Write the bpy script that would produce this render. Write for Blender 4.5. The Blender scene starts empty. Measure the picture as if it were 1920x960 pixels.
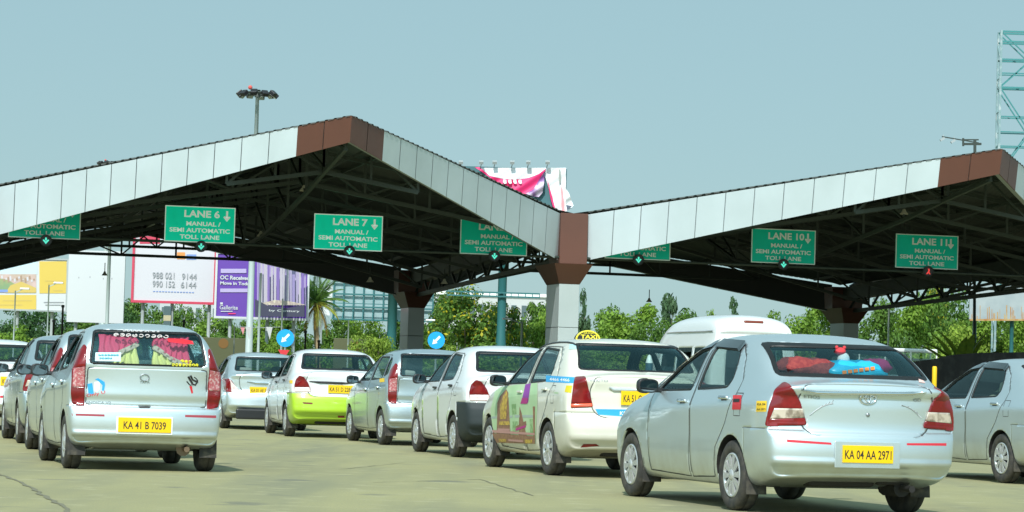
import bpy, bmesh, math, random
from mathutils import Vector, Matrix
from mathutils.bvhtree import BVHTree
random.seed(7)
sc = bpy.context.scene
COL = sc.collection
RAD = math.radians
# ------------------------------------------------------------------ camera
F_PX, CX, CY = 5250.0, 960.0, 480.0
PITCH, ROLL = math.atan(242/5250), RAD(1.7)
EYE = Vector((0, 0, 1.0))
FW = Vector((0, math.cos(PITCH), math.sin(PITCH)))
_r0, _u0 = Vector((1, 0, 0)), Vector((0, -math.sin(PITCH), math.cos(PITCH)))
RT = math.cos(ROLL)*_r0 + math.sin(ROLL)*_u0
UP = -math.sin(ROLL)*_r0 + math.cos(ROLL)*_u0
def ray(px, py): return FW + (px-CX)/F_PX*RT - (py-CY)/F_PX*UP
def at(px, py, d): return EYE + ray(px, py)*d
def ground(px, py, z=0.0):
    r = ray(px, py); return EYE + r*((z-EYE.z)/r.z)
def at_y(px, py, Y):
    r = ray(px, py); return EYE + r*(Y/r.y)
cam = bpy.data.cameras.new('camera'); cam_o = bpy.data.objects.new('camera', cam); COL.objects.link(cam_o)
cam.sensor_width = 36; cam.lens = 36*F_PX/1920; cam.clip_start = .1; cam.clip_end = 12000
m = Matrix((RT, UP, -FW)).transposed().to_4x4(); m.translation = EYE
cam_o.matrix_world = m
sc.camera = cam_o
# ------------------------------------------------------------------ object helpers
def link(name, data, parent=None):
    o = bpy.data.objects.new(name, data); COL.objects.link(o)
    if parent: o.parent = parent
    return o
def tag(o, label=None, cat=None, group=None, kind=None):
    if label: o['label'] = label
    if cat: o['category'] = cat
    if group: o['group'] = group
    if kind: o['kind'] = kind
    return o
def thing(name, label, cat, loc=(0, 0, 0), rz=0, group=None):
    o = link(name, None); o.location = loc; o.rotation_euler = (0, 0, rz); o.empty_display_size = .2
    return tag(o, label, cat, group)
def obj(name, bm, mats, parent=None, smooth=False, free=True):
    me = bpy.data.meshes.new(name); bm.normal_update(); bm.to_mesh(me)
    if free: bm.free()
    for x in (mats if isinstance(mats, (list, tuple)) else [mats]): me.materials.append(x)
    if smooth:
        for p in me.polygons: p.use_smooth = True
    return link(name, me, parent)
def copy_tree(o, parent=None):
    c = o.copy(); COL.objects.link(c)
    if parent: c.parent = parent
    for ch in list(o.children): copy_tree(ch, c)
    return c
def box(bm, c, s, rot=None, mat=0, bev=0):
    r = bmesh.ops.create_cube(bm, size=1.0)
    vs = r['verts']
    M = Matrix.Translation(c) @ (rot.to_4x4() if rot else Matrix.Identity(4)) @ Matrix.Diagonal((s[0], s[1], s[2], 1))
    bmesh.ops.transform(bm, matrix=M, verts=vs)
    fs = set(f for v in vs for f in v.link_faces)
    for f in fs: f.material_index = mat
    if bev:
        es = set(e for f in fs for e in f.edges)
        bmesh.ops.bevel(bm, geom=list(es), offset=bev, segments=2, affect='EDGES', profile=.5)
def bar(bm, p, q, w, h=None, mat=0):
    p, q = Vector(p), Vector(q); d = q-p; L = d.length
    if L < 1e-6: return
    z = d/L; x = z.cross(Vector((0, 0, 1)))
    if x.length < 1e-4: x = Vector((1, 0, 0))
    x.normalize(); y = z.cross(x)
    R = Matrix((x, y, z)).transposed()
    box(bm, (p+q)/2, (w, h or w, L), R, mat)
def tube(bm, pts, r, n=8, mat=0, cap=True):
    pts = [Vector(p) for p in pts]; rs = r if isinstance(r, (list, tuple)) else [r]*len(pts)
    rings = []
    for i, p in enumerate(pts):
        a = pts[max(i-1, 0)]; b = pts[min(i+1, len(pts)-1)]
        z = (b-a).normalized(); x = z.cross(Vector((0, 0, 1)))
        if x.length < 1e-3: x = z.cross(Vector((0, 1, 0)))
        x.normalize(); y = z.cross(x)
        rings.append([bm.verts.new(p + rs[i]*(math.cos(2*math.pi*k/n)*x + math.sin(2*math.pi*k/n)*y)) for k in range(n)])
    for a, b in zip(rings, rings[1:]):
        for k in range(n):
            f = bm.faces.new((a[k], a[(k+1) % n], b[(k+1) % n], b[k])); f.material_index = mat; f.smooth = True
    if cap:
        for R in (rings[0], rings[-1][::-1]):
            try: f = bm.faces.new(R); f.material_index = mat
            except ValueError: pass
def lathe(bm, prof, M, n=32, mat=0, smooth=True):
    """prof: list of (radius, axial) about local X axis, placed by matrix M"""
    rings = []
    for r, a in prof:
        rings.append([bm.verts.new(M @ Vector((a, r*math.cos(2*math.pi*k/n), r*math.sin(2*math.pi*k/n)))) for k in range(n)])
    for a, b in zip(rings, rings[1:]):
        for k in range(n):
            f = bm.faces.new((a[k], a[(k+1) % n], b[(k+1) % n], b[k])); f.material_index = mat; f.smooth = smooth
    return rings
def poly(bm, pts, mat=0):
    f = bm.faces.new([bm.verts.new(p) for p in pts]); f.material_index = mat; return f
def prism(bm, pts, off, mat=0):
    """pts: planar outline, extruded by vector off"""
    off = Vector(off)
    a = [bm.verts.new(Vector(p)) for p in pts]; b = [bm.verts.new(Vector(p)+off) for p in pts]
    n = len(pts)
    fs = [bm.faces.new(a), bm.faces.new(b[::-1])]
    for i in range(n): fs.append(bm.faces.new((a[i], b[i], b[(i+1) % n], a[(i+1) % n])))
    for f in fs: f.material_index = mat
    return fs
def fixn(bm): bmesh.ops.recalc_face_normals(bm, faces=bm.faces[:])
# ------------------------------------------------------------------ text
_tc = {}
def text_geo(s, bold=0.0, sp=1.0):
    key = (s, bold, sp)
    if key not in _tc:
        cu = bpy.data.curves.new('t', 'FONT'); cu.body = s; cu.size = 1; cu.offset = bold; cu.resolution_u = 3; cu.space_character = sp
        o = bpy.data.objects.new('t', cu); COL.objects.link(o)
        dg = bpy.context.evaluated_depsgraph_get(); dg.update()
        me = o.evaluated_get(dg).to_mesh()
        vs = [Vector(v.co) for v in me.vertices]; fs = [tuple(p.vertices) for p in me.polygons]
        o.evaluated_get(dg).to_mesh_clear()
        bpy.data.objects.remove(o); bpy.data.curves.remove(cu)
        x0 = min(v.x for v in vs); x1 = max(v.x for v in vs); y0 = min(v.y for v in vs); y1 = max(v.y for v in vs)
        vs = [((v.x-x0)/(x1-x0), (v.y-y0)/(y1-y0)) for v in vs]
        _tc[key] = (vs, fs, (x1-x0)/(y1-y0))
    return _tc[key]
def text(bm, s, org, ux, uz, h=None, w=None, anchor=.5, bold=0.0, mat=0, sp=1.0):
    """write s with its baseline centre (anchor) at org along ux, up uz; w and/or h in metres"""
    vs, fs, asp = text_geo(s, bold, sp)
    if h is None: h = w/asp
    if w is None: w = h*asp
    org, ux, uz = Vector(org), Vector(ux), Vector(uz)
    V = [bm.verts.new(org + ux*((u-anchor)*w) + uz*(v*h)) for u, v in vs]
    for f in fs:
        try: g = bm.faces.new([V[i] for i in f]); g.material_index = mat
        except ValueError: pass
# ------------------------------------------------------------------ materials
def mat(name, col, rough=.5, metal=0, coat=0, emit=None, es=1, spec=.5, var=0, noise=None, bump=None, trans=0):
    """noise=(scale, second colour, low, high); var = per-island brightness spread"""
    M = bpy.data.materials.new(name); M.use_nodes = True
    nt = M.node_tree; b = nt.nodes['Principled BSDF']
    b.inputs['Base Color'].default_value = (*col, 1); b.inputs['Roughness'].default_value = rough
    b.inputs['Metallic'].default_value = metal; b.inputs['Coat Weight'].default_value = coat; b.inputs['Coat Roughness'].default_value = .07
    b.inputs['Specular IOR Level'].default_value = spec
    if emit: b.inputs['Emission Color'].default_value = (*emit, 1); b.inputs['Emission Strength'].default_value = es
    src = None
    if noise:
        tc = nt.nodes.new('ShaderNodeTexCoord'); n = nt.nodes.new('ShaderNodeTexNoise'); n.inputs['Scale'].default_value = noise[0]; n.inputs['Detail'].default_value = 5
        nt.links.new(tc.outputs['Object'], n.inputs['Vector'])
        r = nt.nodes.new('ShaderNodeMapRange'); r.inputs[1].default_value = noise[2]; r.inputs[2].default_value = noise[3]
        nt.links.new(n.outputs['Fac'], r.inputs[0])
        mx = nt.nodes.new('ShaderNodeMix'); mx.data_type = 'RGBA'; mx.inputs[6].default_value = (*col, 1); mx.inputs[7].default_value = (*noise[1], 1)
        nt.links.new(r.outputs[0], mx.inputs[0]); src = mx.outputs[2]
    if var:
        g = nt.nodes.new('ShaderNodeNewGeometry'); r = nt.nodes.new('ShaderNodeMapRange'); r.inputs[3].default_value = 1-var; r.inputs[4].default_value = 1+var
        nt.links.new(g.outputs['Random Per Island'], r.inputs[0])
        hs = nt.nodes.new('ShaderNodeHueSaturation'); hs.inputs['Color'].default_value = (*col, 1)
        if src: nt.links.new(src, hs.inputs['Color'])
        nt.links.new(r.outputs[0], hs.inputs['Value']); src = hs.outputs[0]
    if src: nt.links.new(src, b.inputs['Base Color'])
    if bump:
        tc = nt.nodes.new('ShaderNodeTexCoord'); n = nt.nodes.new('ShaderNodeTexNoise'); n.inputs['Scale'].default_value = bump[0]; n.inputs['Detail'].default_value = 4
        nt.links.new(tc.outputs['Object'], n.inputs['Vector'])
        bp = nt.nodes.new('ShaderNodeBump'); bp.inputs['Strength'].default_value = bump[1]; bp.inputs['Distance'].default_value = bump[2]
        nt.links.new(n.outputs['Fac'], bp.inputs['Height']); nt.links.new(bp.outputs[0], b.inputs['Normal'])
    if trans:
        t = nt.nodes.new('ShaderNodeBsdfTranslucent'); mxs = nt.nodes.new('ShaderNodeMixShader'); mxs.inputs[0].default_value = trans
        if src: nt.links.new(src, t.inputs['Color'])
        else: t.inputs['Color'].default_value = (*col, 1)
        nt.links.new(b.outputs[0], mxs.inputs[1]); nt.links.new(t.outputs[0], mxs.inputs[2])
        nt.links.new(mxs.outputs[0], nt.nodes['Material Output'].inputs['Surface'])
    return M
def paint_mat(name, col, metal=.0, rough=.35, dust=.35):
    """clear-coated car paint, dusty low down, dark on the inside of the shell"""
    M = mat(name, col, rough, metal, .8); nt = M.node_tree; b = nt.nodes['Principled BSDF']
    tc = nt.nodes.new('ShaderNodeTexCoord'); sx = nt.nodes.new('ShaderNodeSeparateXYZ'); nt.links.new(tc.outputs['Object'], sx.inputs[0])
    n = nt.nodes.new('ShaderNodeTexNoise'); n.inputs['Scale'].default_value = 5; n.inputs['Detail'].default_value = 6; nt.links.new(tc.outputs['Object'], n.inputs['Vector'])
    r = nt.nodes.new('ShaderNodeMapRange'); r.inputs[1].default_value = .62; r.inputs[2].default_value = .22; r.inputs[3].default_value = 0; r.inputs[4].default_value = 1
    nt.links.new(sx.outputs['Z'], r.inputs[0])
    ml = nt.nodes.new('ShaderNodeMath'); ml.operation = 'MULTIPLY'; nt.links.new(r.outputs[0], ml.inputs[0]); nt.links.new(n.outputs['Fac'], ml.inputs[1])
    m2 = nt.nodes.new('ShaderNodeMath'); m2.operation = 'MULTIPLY'; m2.inputs[1].default_value = dust*2; nt.links.new(ml.outputs[0], m2.inputs[0])
    mx = nt.nodes.new('ShaderNodeMix'); mx.data_type = 'RGBA'; mx.inputs[6].default_value = (*col, 1); mx.inputs[7].default_value = (.33, .29, .22, 1); nt.links.new(m2.outputs[0], mx.inputs[0])
    g = nt.nodes.new('ShaderNodeNewGeometry'); mb = nt.nodes.new('ShaderNodeMix'); mb.data_type = 'RGBA'; mb.inputs[7].default_value = (.10, .10, .095, 1)
    nt.links.new(g.outputs['Backfacing'], mb.inputs[0]); nt.links.new(mx.outputs[2], mb.inputs[6]); nt.links.new(mb.outputs[2], b.inputs['Base Color'])
    if metal:
        iv = nt.nodes.new('ShaderNodeMath'); iv.operation = 'SUBTRACT'; iv.inputs[0].default_value = 1; nt.links.new(g.outputs['Backfacing'], iv.inputs[1])
        mm = nt.nodes.new('ShaderNodeMath'); mm.operation = 'MULTIPLY'; mm.inputs[1].default_value = metal; nt.links.new(iv.outputs[0], mm.inputs[0]); nt.links.new(mm.outputs[0], b.inputs['Metallic'])
    iv2 = nt.nodes.new('ShaderNodeMath'); iv2.operation = 'SUBTRACT'; iv2.inputs[0].default_value = .75; iv2.use_clamp = True; nt.links.new(g.outputs['Backfacing'], iv2.inputs[1]); nt.links.new(iv2.outputs[0], b.inputs['Coat Weight'])
    return M
def glass_mat(name, tint, refl=1.0, rcol=(1, 1, 1)):
    M = bpy.data.materials.new(name); M.use_nodes = True; nt = M.node_tree; nt.nodes.remove(nt.nodes['Principled BSDF'])
    t = nt.nodes.new('ShaderNodeBsdfTransparent'); t.inputs[0].default_value = (*tint, 1)
    g = nt.nodes.new('ShaderNodeBsdfGlossy'); g.inputs['Roughness'].default_value = .015; g.inputs[0].default_value = (*rcol, 1)
    fr = nt.nodes.new('ShaderNodeFresnel'); fr.inputs['IOR'].default_value = 1.55
    mu = nt.nodes.new('ShaderNodeMath'); mu.operation = 'MULTIPLY_ADD'; mu.inputs[1].default_value = refl; mu.inputs[2].default_value = .03; nt.links.new(fr.outputs[0], mu.inputs[0])
    mx = nt.nodes.new('ShaderNodeMixShader'); nt.links.new(mu.outputs[0], mx.inputs[0]); nt.links.new(t.outputs[0], mx.inputs[1]); nt.links.new(g.outputs[0], mx.inputs[2])
    nt.links.new(mx.outputs[0], nt.nodes['Material Output'].inputs['Surface'])
    return M
M = {}
M['alu'] = mat('aluminium_panel', (.58, .66, .685), .42, 0, .12, var=.04, noise=(.45, (.50, .575, .59), .35, .75))
M['colclad'] = mat('column_cladding', (.44, .50, .50), .4, 0, .2, noise=(.6, (.38, .44, .43), .35, .75))
M['brown'] = mat('brown_panel', (.135, .052, .034), .45, 0, .05, var=.05, noise=(.5, (.11, .045, .03), .3, .7))
M['dark'] = mat('dark_gap', (.02, .022, .02), .7)
M['seamgrey'] = mat('panel_joint', (.24, .27, .27), .7)
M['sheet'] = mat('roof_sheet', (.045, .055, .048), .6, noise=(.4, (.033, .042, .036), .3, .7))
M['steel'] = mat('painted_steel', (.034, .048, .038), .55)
M['steel2'] = mat('grey_steel', (.38, .42, .42), .45)
M['white'] = mat('white_paint', (.86, .87, .86), .4)
M['signwhite'] = mat('sign_white', (.80, .91, .90), .4)
M['glowwhite'] = mat('glow_white', (.86, .88, .86), .4, emit=(.85, 1, .92), es=.22)  # border and letters of the brightened signs, with an added glow
M['signgreen'] = mat('sign_green', (.0, .66, .50), .45, spec=.2, noise=(1.2, (.0, .58, .44), .35, .7))
M['signgreen2'] = mat('sign_green_glow', (.0, .90, .62), .45, spec=.2, noise=(3, (.0, .82, .55), .35, .7), emit=(.0, .80, .52), es=.18)   # emission added only to brighten two of the lane signs
M['black'] = mat('black_plastic', (.02, .021, .023), .4)
M['rubber'] = mat('tyre_rubber', (.035, .034, .032), .75, noise=(14, (.085, .075, .058), .4, .75))
M['ledgreen'] = mat('green_signal', (.05, .5, .35), .3, emit=(.12, 1, .75), es=.7)
M['ledred'] = mat('red_signal', (.5, .03, .03), .3, emit=(1, .06, .05), es=.7)
# ------------------------------------------------------------------ world and sun
SUN_EL, SUN_AZ = RAD(44), RAD(180+10)     # azimuth measured from +Y towards +X: almost straight behind the viewer
w = bpy.data.worlds.new('World'); sc.world = w; w.use_nodes = True
nt = w.node_tree; bg = nt.nodes['Background']
sky = nt.nodes.new('ShaderNodeTexSky'); sky.sky_type = 'NISHITA'; sky.sun_disc = False
sky.sun_elevation = SUN_EL; sky.sun_rotation = SUN_AZ; sky.air_density = 1.0; sky.dust_density = 1.5; sky.ozone_density = 1.6; sky.altitude = 900
nt.links.new(sky.outputs[0], bg.inputs[0]); bg.inputs[1].default_value = .115
# hazy air: the whole sky is veiled by one pale even tone
mxw = nt.nodes.new('ShaderNodeMix'); mxw.data_type = 'RGBA'; mxw.inputs[0].default_value = .80; mxw.inputs[7].default_value = (3.08, 4.92, 5.20, 1)
nt.links.new(sky.outputs[0], mxw.inputs[6])
# haze scatters forward: the sky brightens softly towards the sun, behind the viewer
sdv = (math.sin(SUN_AZ)*math.cos(SUN_EL*.6), math.cos(SUN_AZ)*math.cos(SUN_EL*.6), math.sin(SUN_EL*.6))
tcw = nt.nodes.new('ShaderNodeTexCoord'); dt = nt.nodes.new('ShaderNodeVectorMath'); dt.operation = 'DOT_PRODUCT'; dt.inputs[1].default_value = sdv; nt.links.new(tcw.outputs['Generated'], dt.inputs[0])
mxm = nt.nodes.new('ShaderNodeMath'); mxm.operation = 'MAXIMUM'; mxm.inputs[1].default_value = 0; nt.links.new(dt.outputs['Value'], mxm.inputs[0])
pwm = nt.nodes.new('ShaderNodeMath'); pwm.operation = 'POWER'; pwm.inputs[1].default_value = 3.0; nt.links.new(mxm.outputs[0], pwm.inputs[0])
mad = nt.nodes.new('ShaderNodeMath'); mad.operation = 'MULTIPLY_ADD'; mad.inputs[1].default_value = 1.5; mad.inputs[2].default_value = 1.0; nt.links.new(pwm.outputs[0], mad.inputs[0])
scl = nt.nodes.new('ShaderNodeVectorMath'); scl.operation = 'SCALE'; nt.links.new(mxw.outputs[2], scl.inputs[0]); nt.links.new(mad.outputs[0], scl.inputs['Scale'])
nt.links.new(scl.outputs[0], bg.inputs[0])
sl = bpy.data.lights.new('sun', 'SUN'); sl.energy = 4.2; sl.angle = RAD(.6); sl.color = (1, .985, .955)
so = link('sun', sl)
sdir = Vector((math.sin(SUN_AZ)*math.cos(SUN_EL), math.cos(SUN_AZ)*math.cos(SUN_EL), math.sin(SUN_EL)))
so.rotation_euler = sdir.to_track_quat('Z', 'Y').to_euler(); so.location = (0, -20, 60)
sc.view_settings.view_transform = 'Standard'; sc.view_settings.look = 'None'; sc.view_settings.exposure = 0.0; sc.view_settings.gamma = 1
# ------------------------------------------------------------------ ground
def ground_material():
    M_ = bpy.data.materials.new('worn_concrete_road'); M_.use_nodes = True; nt = M_.node_tree; b = nt.nodes['Principled BSDF']
    tc = nt.nodes.new('ShaderNodeTexCoord')
    def nz(scale, det=5, sc3=None):
        n = nt.nodes.new('ShaderNodeTexNoise'); n.inputs['Scale'].default_value = scale; n.inputs['Detail'].default_value = det
        if sc3:
            mp = nt.nodes.new('ShaderNodeMapping'); mp.inputs['Scale'].default_value = sc3; mp.inputs['Rotation'].default_value = (0, 0, RAD(-15))
            nt.links.new(tc.outputs['Object'], mp.inputs[0]); nt.links.new(mp.outputs[0], n.inputs['Vector'])
        else: nt.links.new(tc.outputs['Object'], n.inputs['Vector'])
        return n.outputs['Fac']
    def ramp(f, a, bb):
        r = nt.nodes.new('ShaderNodeMapRange'); r.inputs[1].default_value = a; r.inputs[2].default_value = bb; nt.links.new(f, r.inputs[0]); return r.outputs[0]
    def mix(f, a, bb):
        x = nt.nodes.new('ShaderNodeMix'); x.data_type = 'RGBA'; nt.links.new(f, x.inputs[0])
        for i, v in ((6, a), (7, bb)):
            if isinstance(v, tuple): x.inputs[i].default_value = (*v, 1)
            else: nt.links.new(v, x.inputs[i])
        return x.outputs[2]
    c = mix(ramp(nz(.35), .35, .65), (.385, .352, .158), (.315, .292, .138))
    c = mix(ramp(nz(1.0, 6, (.9, .08, 1)), .46, .70), c, (.205, .205, .125))       # tyre-worn streaks along the lanes
    c = mix(ramp(nz(2.6, 8), .56, .70), c, (.43, .395, .21))                      # dusty patches
    c = mix(ramp(nz(1.1, 7), .62, .70), c, (.16, .155, .105))                    # oil stains
    g = nz(55, 3); c = mix(ramp(g, .35, .8), c, (.24, .24, .15))
    nt.links.new(c, b.inputs['Base Color']); b.inputs['Roughness'].default_value = .85
    bp = nt.nodes.new('ShaderNodeBump'); bp.inputs['Strength'].default_value = .35; bp.inputs['Distance'].default_value = .01
    nt.links.new(g, bp.inputs['Height']); nt.links.new(bp.outputs[0], b.inputs['Normal'])
    return M_
bm = bmesh.new()
for (x0, x1, y0, y1) in ((-4000, 4000, -200, 6000),):
    poly(bm, [(x0, y0, 0), (x1, y0, 0), (x1, y1, 0), (x0, y1, 0)])
g_o = obj('road_ground', bm, ground_material()); tag(g_o, kind='structure')
# expansion joints and cracks in the concrete: thin dark sheets just above it
bm = bmesh.new()
def crack(pts, wd):
    P = [Vector(p) for p in pts]; rnd = random.Random(len(pts)*7+int(pts[0][0]*10))
    Q = []
    for a, b in zip(P, P[1:]):
        n = max(2, int((b-a).length/.25))
        for k in range(n):
            v = a.lerp(b, k/n); Q.append(v+Vector((rnd.uniform(-.025, .025), rnd.uniform(-.025, .025), 0)))
    Q.append(P[-1])
    for a, b in zip(Q, Q[1:]):
        t = (b-a).normalized(); nn = Vector((-t.y, t.x, 0))*wd*rnd.uniform(.5, 1.2)
        poly(bm, [a-nn, b-nn, b+nn, a+nn])
def gz(px, py): v = ground(px, py); return Vector((v.x, v.y, .004))
crack([gz(-20, 880), gz(60, 915), gz(125, 955), gz(150, 980)], .022)
crack([gz(700, 905), gz(900, 899), gz(1000, 930)], .012)
crack([gz(440, 872), gz(640, 880), gz(760, 868)], .010)
crack([gz(520, 845), gz(620, 848)], .010)
jo = obj('pavement_crack', bm, mat('crack_fill', (.19, .18, .115), .9)); tag(jo, kind='structure')
# ================================================================== toll canopy
GAM = RAD(13)
c0 = at(1057, 725, 100); c0.z = 0
EV = Vector((math.cos(GAM), math.sin(GAM), 0)); BV = Vector((-math.sin(GAM), math.cos(GAM), 0))   # along the row, and back along the lanes
def K(a, b, z): return c0 + EV*a + BV*b + Vector((0, 0, z))
def on_plane(px, py, b):
    """point where the sight line meets the vertical plane b = const of the plaza"""
    r = ray(px, py); t = ((c0+BV*b)-EYE).dot(BV)/r.dot(BV); return EYE+r*t
P = 20.87; HP = P/2; BF, BVF, BVR, BR = -14.5, -.75, 29.6, 48.0
ZV, ZR = 7.10, 8.88
def a_low(va, ra, b):
    sg = .5 if ra > va else -.5
    if b < BVF: t = (BVF-b)/(BVF-BF); va += sg
    elif b > BVR: t = (b-BVR)/(BR-BVR); va += sg
    else: t = 0
    return va+(ra-va)*t
def zv(b): return ZV-.9*min(1, max(0, (b-BVF)/(BVR-BVF)))      # valleys fall towards the rear for drainage
def zroof(va, ra, a, b=0): return zv(b)+(ZR-zv(b))*abs(a-va)/HP
def roof_sheet(va, ra):
    bm = bmesh.new(); per = .30; prof = ((0, 0), (.13, 0), (.16, .05), (.24, .05), (.27, 0))
    rows = []; b = BF+.05
    bs = []
    while b < BR-.35:
        for o, h in prof: bs.append((b+o, h))
        b += per
    sgn = 1 if ra > va else -1
    for b, h in bs:
        al = a_low(va, ra, b); over = .02*sgn if (b < BVF or b > BVR) else 0
        al2 = al-over
        rows.append([bm.verts.new(K(x, b, zroof(va, ra, x, b)+h+.02)) for x in (al2, (al2+ra)/2, ra)])
    for r, s in zip(rows, rows[1:]):
        for k in range(2): bm.faces.new((r[k], s[k], s[k+1], r[k+1]))
    return bm
def lerp(a, b, t): return a+(b-a)*t
NP = 14
def fascia(va, ra, b0, b1, t0, t1, npan, z_shift=0, back=False):
    """cladding of one prow edge between fractions t0..t1 of its length; valley end at t=0"""
    bm = bmesh.new(); sg = 1 if ra > va else -1
    T = lambda t, d=0: K(lerp(va+.5*sg, ra, t), lerp(b0, b1, t)+d, 0)
    tz = lambda t: lerp(6.24 if back else 7.14, 8.92, t); bz = lambda t: lerp(4.92 if back else 5.50, 8.14, t)
    dn = BV*(-1 if back else 1)
    edge = (T(1)-T(0)).normalized(); nout = Vector((edge.y, -edge.x, 0))
    if nout.dot(BV)*(1 if back else -1) < 0: nout = -nout
    for k in range(npan):
        u0 = lerp(t0, t1, k/npan); u1 = lerp(t0, t1, (k+1)/npan); g = .0011
        if u0 > t0: u0 += g
        if u1 < t1: u1 -= g
        q = []
        for u, z, ins in ((u0, tz(u0), 0), (u1, tz(u1), 0), (u1, bz(u1), .16), (u0, bz(u0), .16)):
            v = T(u)+dn*ins*1.3; v.z = z; q.append(v)
        prism(bm, q, dn*.06)
    fixn(bm); return bm
def fascia_back(va, ra, b0, b1, back=False):
    bm = bmesh.new(); sg = 1 if ra > va else -1
    T = lambda t: K(lerp(va+.5*sg, ra, t), lerp(b0, b1, t), 0)
    edge = (T(1)-T(0)).normalized(); nout = Vector((edge.y, -edge.x, 0))
    if nout.dot(BV)*(1 if back else -1) < 0: nout = -nout
    q = []
    dn = BV*(-1 if back else 1)
    for u, z, ins in ((0, 6.22 if back else 7.12, .07), (1, 8.88, .07), (1, 8.16, .28), (0, 4.94 if back else 5.52, .28)):
        v = T(u)+dn*ins; v.z = z; q.append(v)
    prism(bm, q, dn*.34); fixn(bm); return bm
def cross_truss(bm, va, ra, vb, b, flat=False):
    """gable truss across one bay at depth b"""
    s0 = a_low(va, ra, b); s1 = a_low(vb, ra, b)
    if abs(s1-s0) < 3: return
    for e in (s0, s1):
        v = va if e == s0 else vb
        sg = 1 if ra > e else -1
        e = e+.55*sg; n = max(2, int(abs(ra-e)/2.1)); dep = 1.15
        top = [Vector((lerp(e, ra, k/n), 0, zroof(v, ra, lerp(e, ra, k/n), b)-.16)) for k in range(n+1)]
        low = [Vector((t.x, 0, (min(top[0].z, 7.6)-.30 if flat else t.z-dep))) for t in top]
        k3 = lambda p: K(p.x, b, p.z)
        bar(bm, k3(top[0]), k3(top[-1]), .13); bar(bm, k3(low[0]), k3(low[-1]), .13)
        for k in range(n+1):
            bar(bm, k3(low[k]), k3(top[k]), .08)
            if k < n:
                if k % 2: bar(bm, k3(top[k]), k3(low[k+1]), .07)
                else: bar(bm, k3(low[k]), k3(top[k+1]), .07)
def ridge_truss(bm, ra):
    pts = [(-13.6, 8.0), (-10, 7.6), (-6, 7.1), (-2, 6.7), (3, 6.2), (9, 5.95), (13, 6.4), (17, 7.4), (20, 8.4)]
    for i, (b, z) in enumerate(pts):
        if i: bar(bm, K(ra, *pts[i-1]), K(ra, b, z), .12)
        bar(bm, K(ra, b, z), K(ra, b, 8.6), .08)
        if 0 < i: bar(bm, K(ra, *pts[i-1]), K(ra, b, 8.6), .07)
    bar(bm, K(ra, -13.8, 8.6), K(ra, 47, 8.6), .16)
def rafters(bm, va, ra):
    # purlins along the lanes, under the sheet
    for f in (.12, .34, .56, .78, .97):
        a = lerp(va, ra, f)
        t_ = max(0, (f*HP-.5)/(HP-.5)); bf = lerp(BVF, BF, t_)+.75; br = lerp(BVR, BR, t_)-.75
        bar(bm, K(a, bf, zroof(va, ra, a, bf)-.07), K(a, min(br, BVR), zroof(va, ra, a, min(br, BVR))-.07), .09, .12)
    # valley beam
def canopy(va, vb, label):
    ra = (va+vb)/2
    root = thing('toll_canopy', label, 'canopy', K(ra, 0, 0), 0, 'gabled toll plaza canopies')
    inv = Matrix.Translation(-K(ra, 0, 0))
    def part(name, bm, mt, par=root):
        bmesh.ops.transform(bm, matrix=inv, verts=bm.verts); return obj(name, bm, mt, par)
    for v in (va, vb):
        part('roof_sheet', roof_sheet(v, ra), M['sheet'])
        part('fascia', fascia(v, ra, BVF, BF, 0, .865, 12), M['alu'])
        part('ridge_cap', fascia(v, ra, BVF, BF, .865, 1, 2), M['brown'])
        part('fascia_frame', fascia_back(v, ra, BVF, BF), M['seamgrey'])
        part('rear_fascia', fascia(v, ra, BVR, BR, 0, .865, 12, back=True), M['alu'])
        part('rear_fascia_frame', fascia_back(v, ra, BVR, BR, True), M['dark'])
    for b in (-9.5, -4.5, .6, 6, 12, 18, 24):
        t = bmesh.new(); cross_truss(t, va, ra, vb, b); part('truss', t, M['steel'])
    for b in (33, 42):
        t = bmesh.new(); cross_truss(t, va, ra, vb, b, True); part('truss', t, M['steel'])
    t = bmesh.new(); ridge_truss(t, ra); part('ridge_truss', t, M['steel'])
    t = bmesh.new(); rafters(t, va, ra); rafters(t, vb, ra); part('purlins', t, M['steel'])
    return root
canopy(-P, 0, 'grey and brown gabled canopy over lanes 6 and 7')
canopy(0, P, 'grey and brown gabled canopy over lanes 10 and 11')
canopy(-2*P, -P, 'unseen canopy bay at the far left, beyond the lane 5 sign')  # unseen end of the row, added to block sky light from the left
canopy(2*P, 3*P, 'unseen canopy bay at the far right, beyond the lane 11 sign and its far trusses')  # unseen too, added to keep side sky light out on the right
canopy(P, 2*P, 'far canopy bay whose rear trusses show beyond the lane 11 sign')
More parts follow.
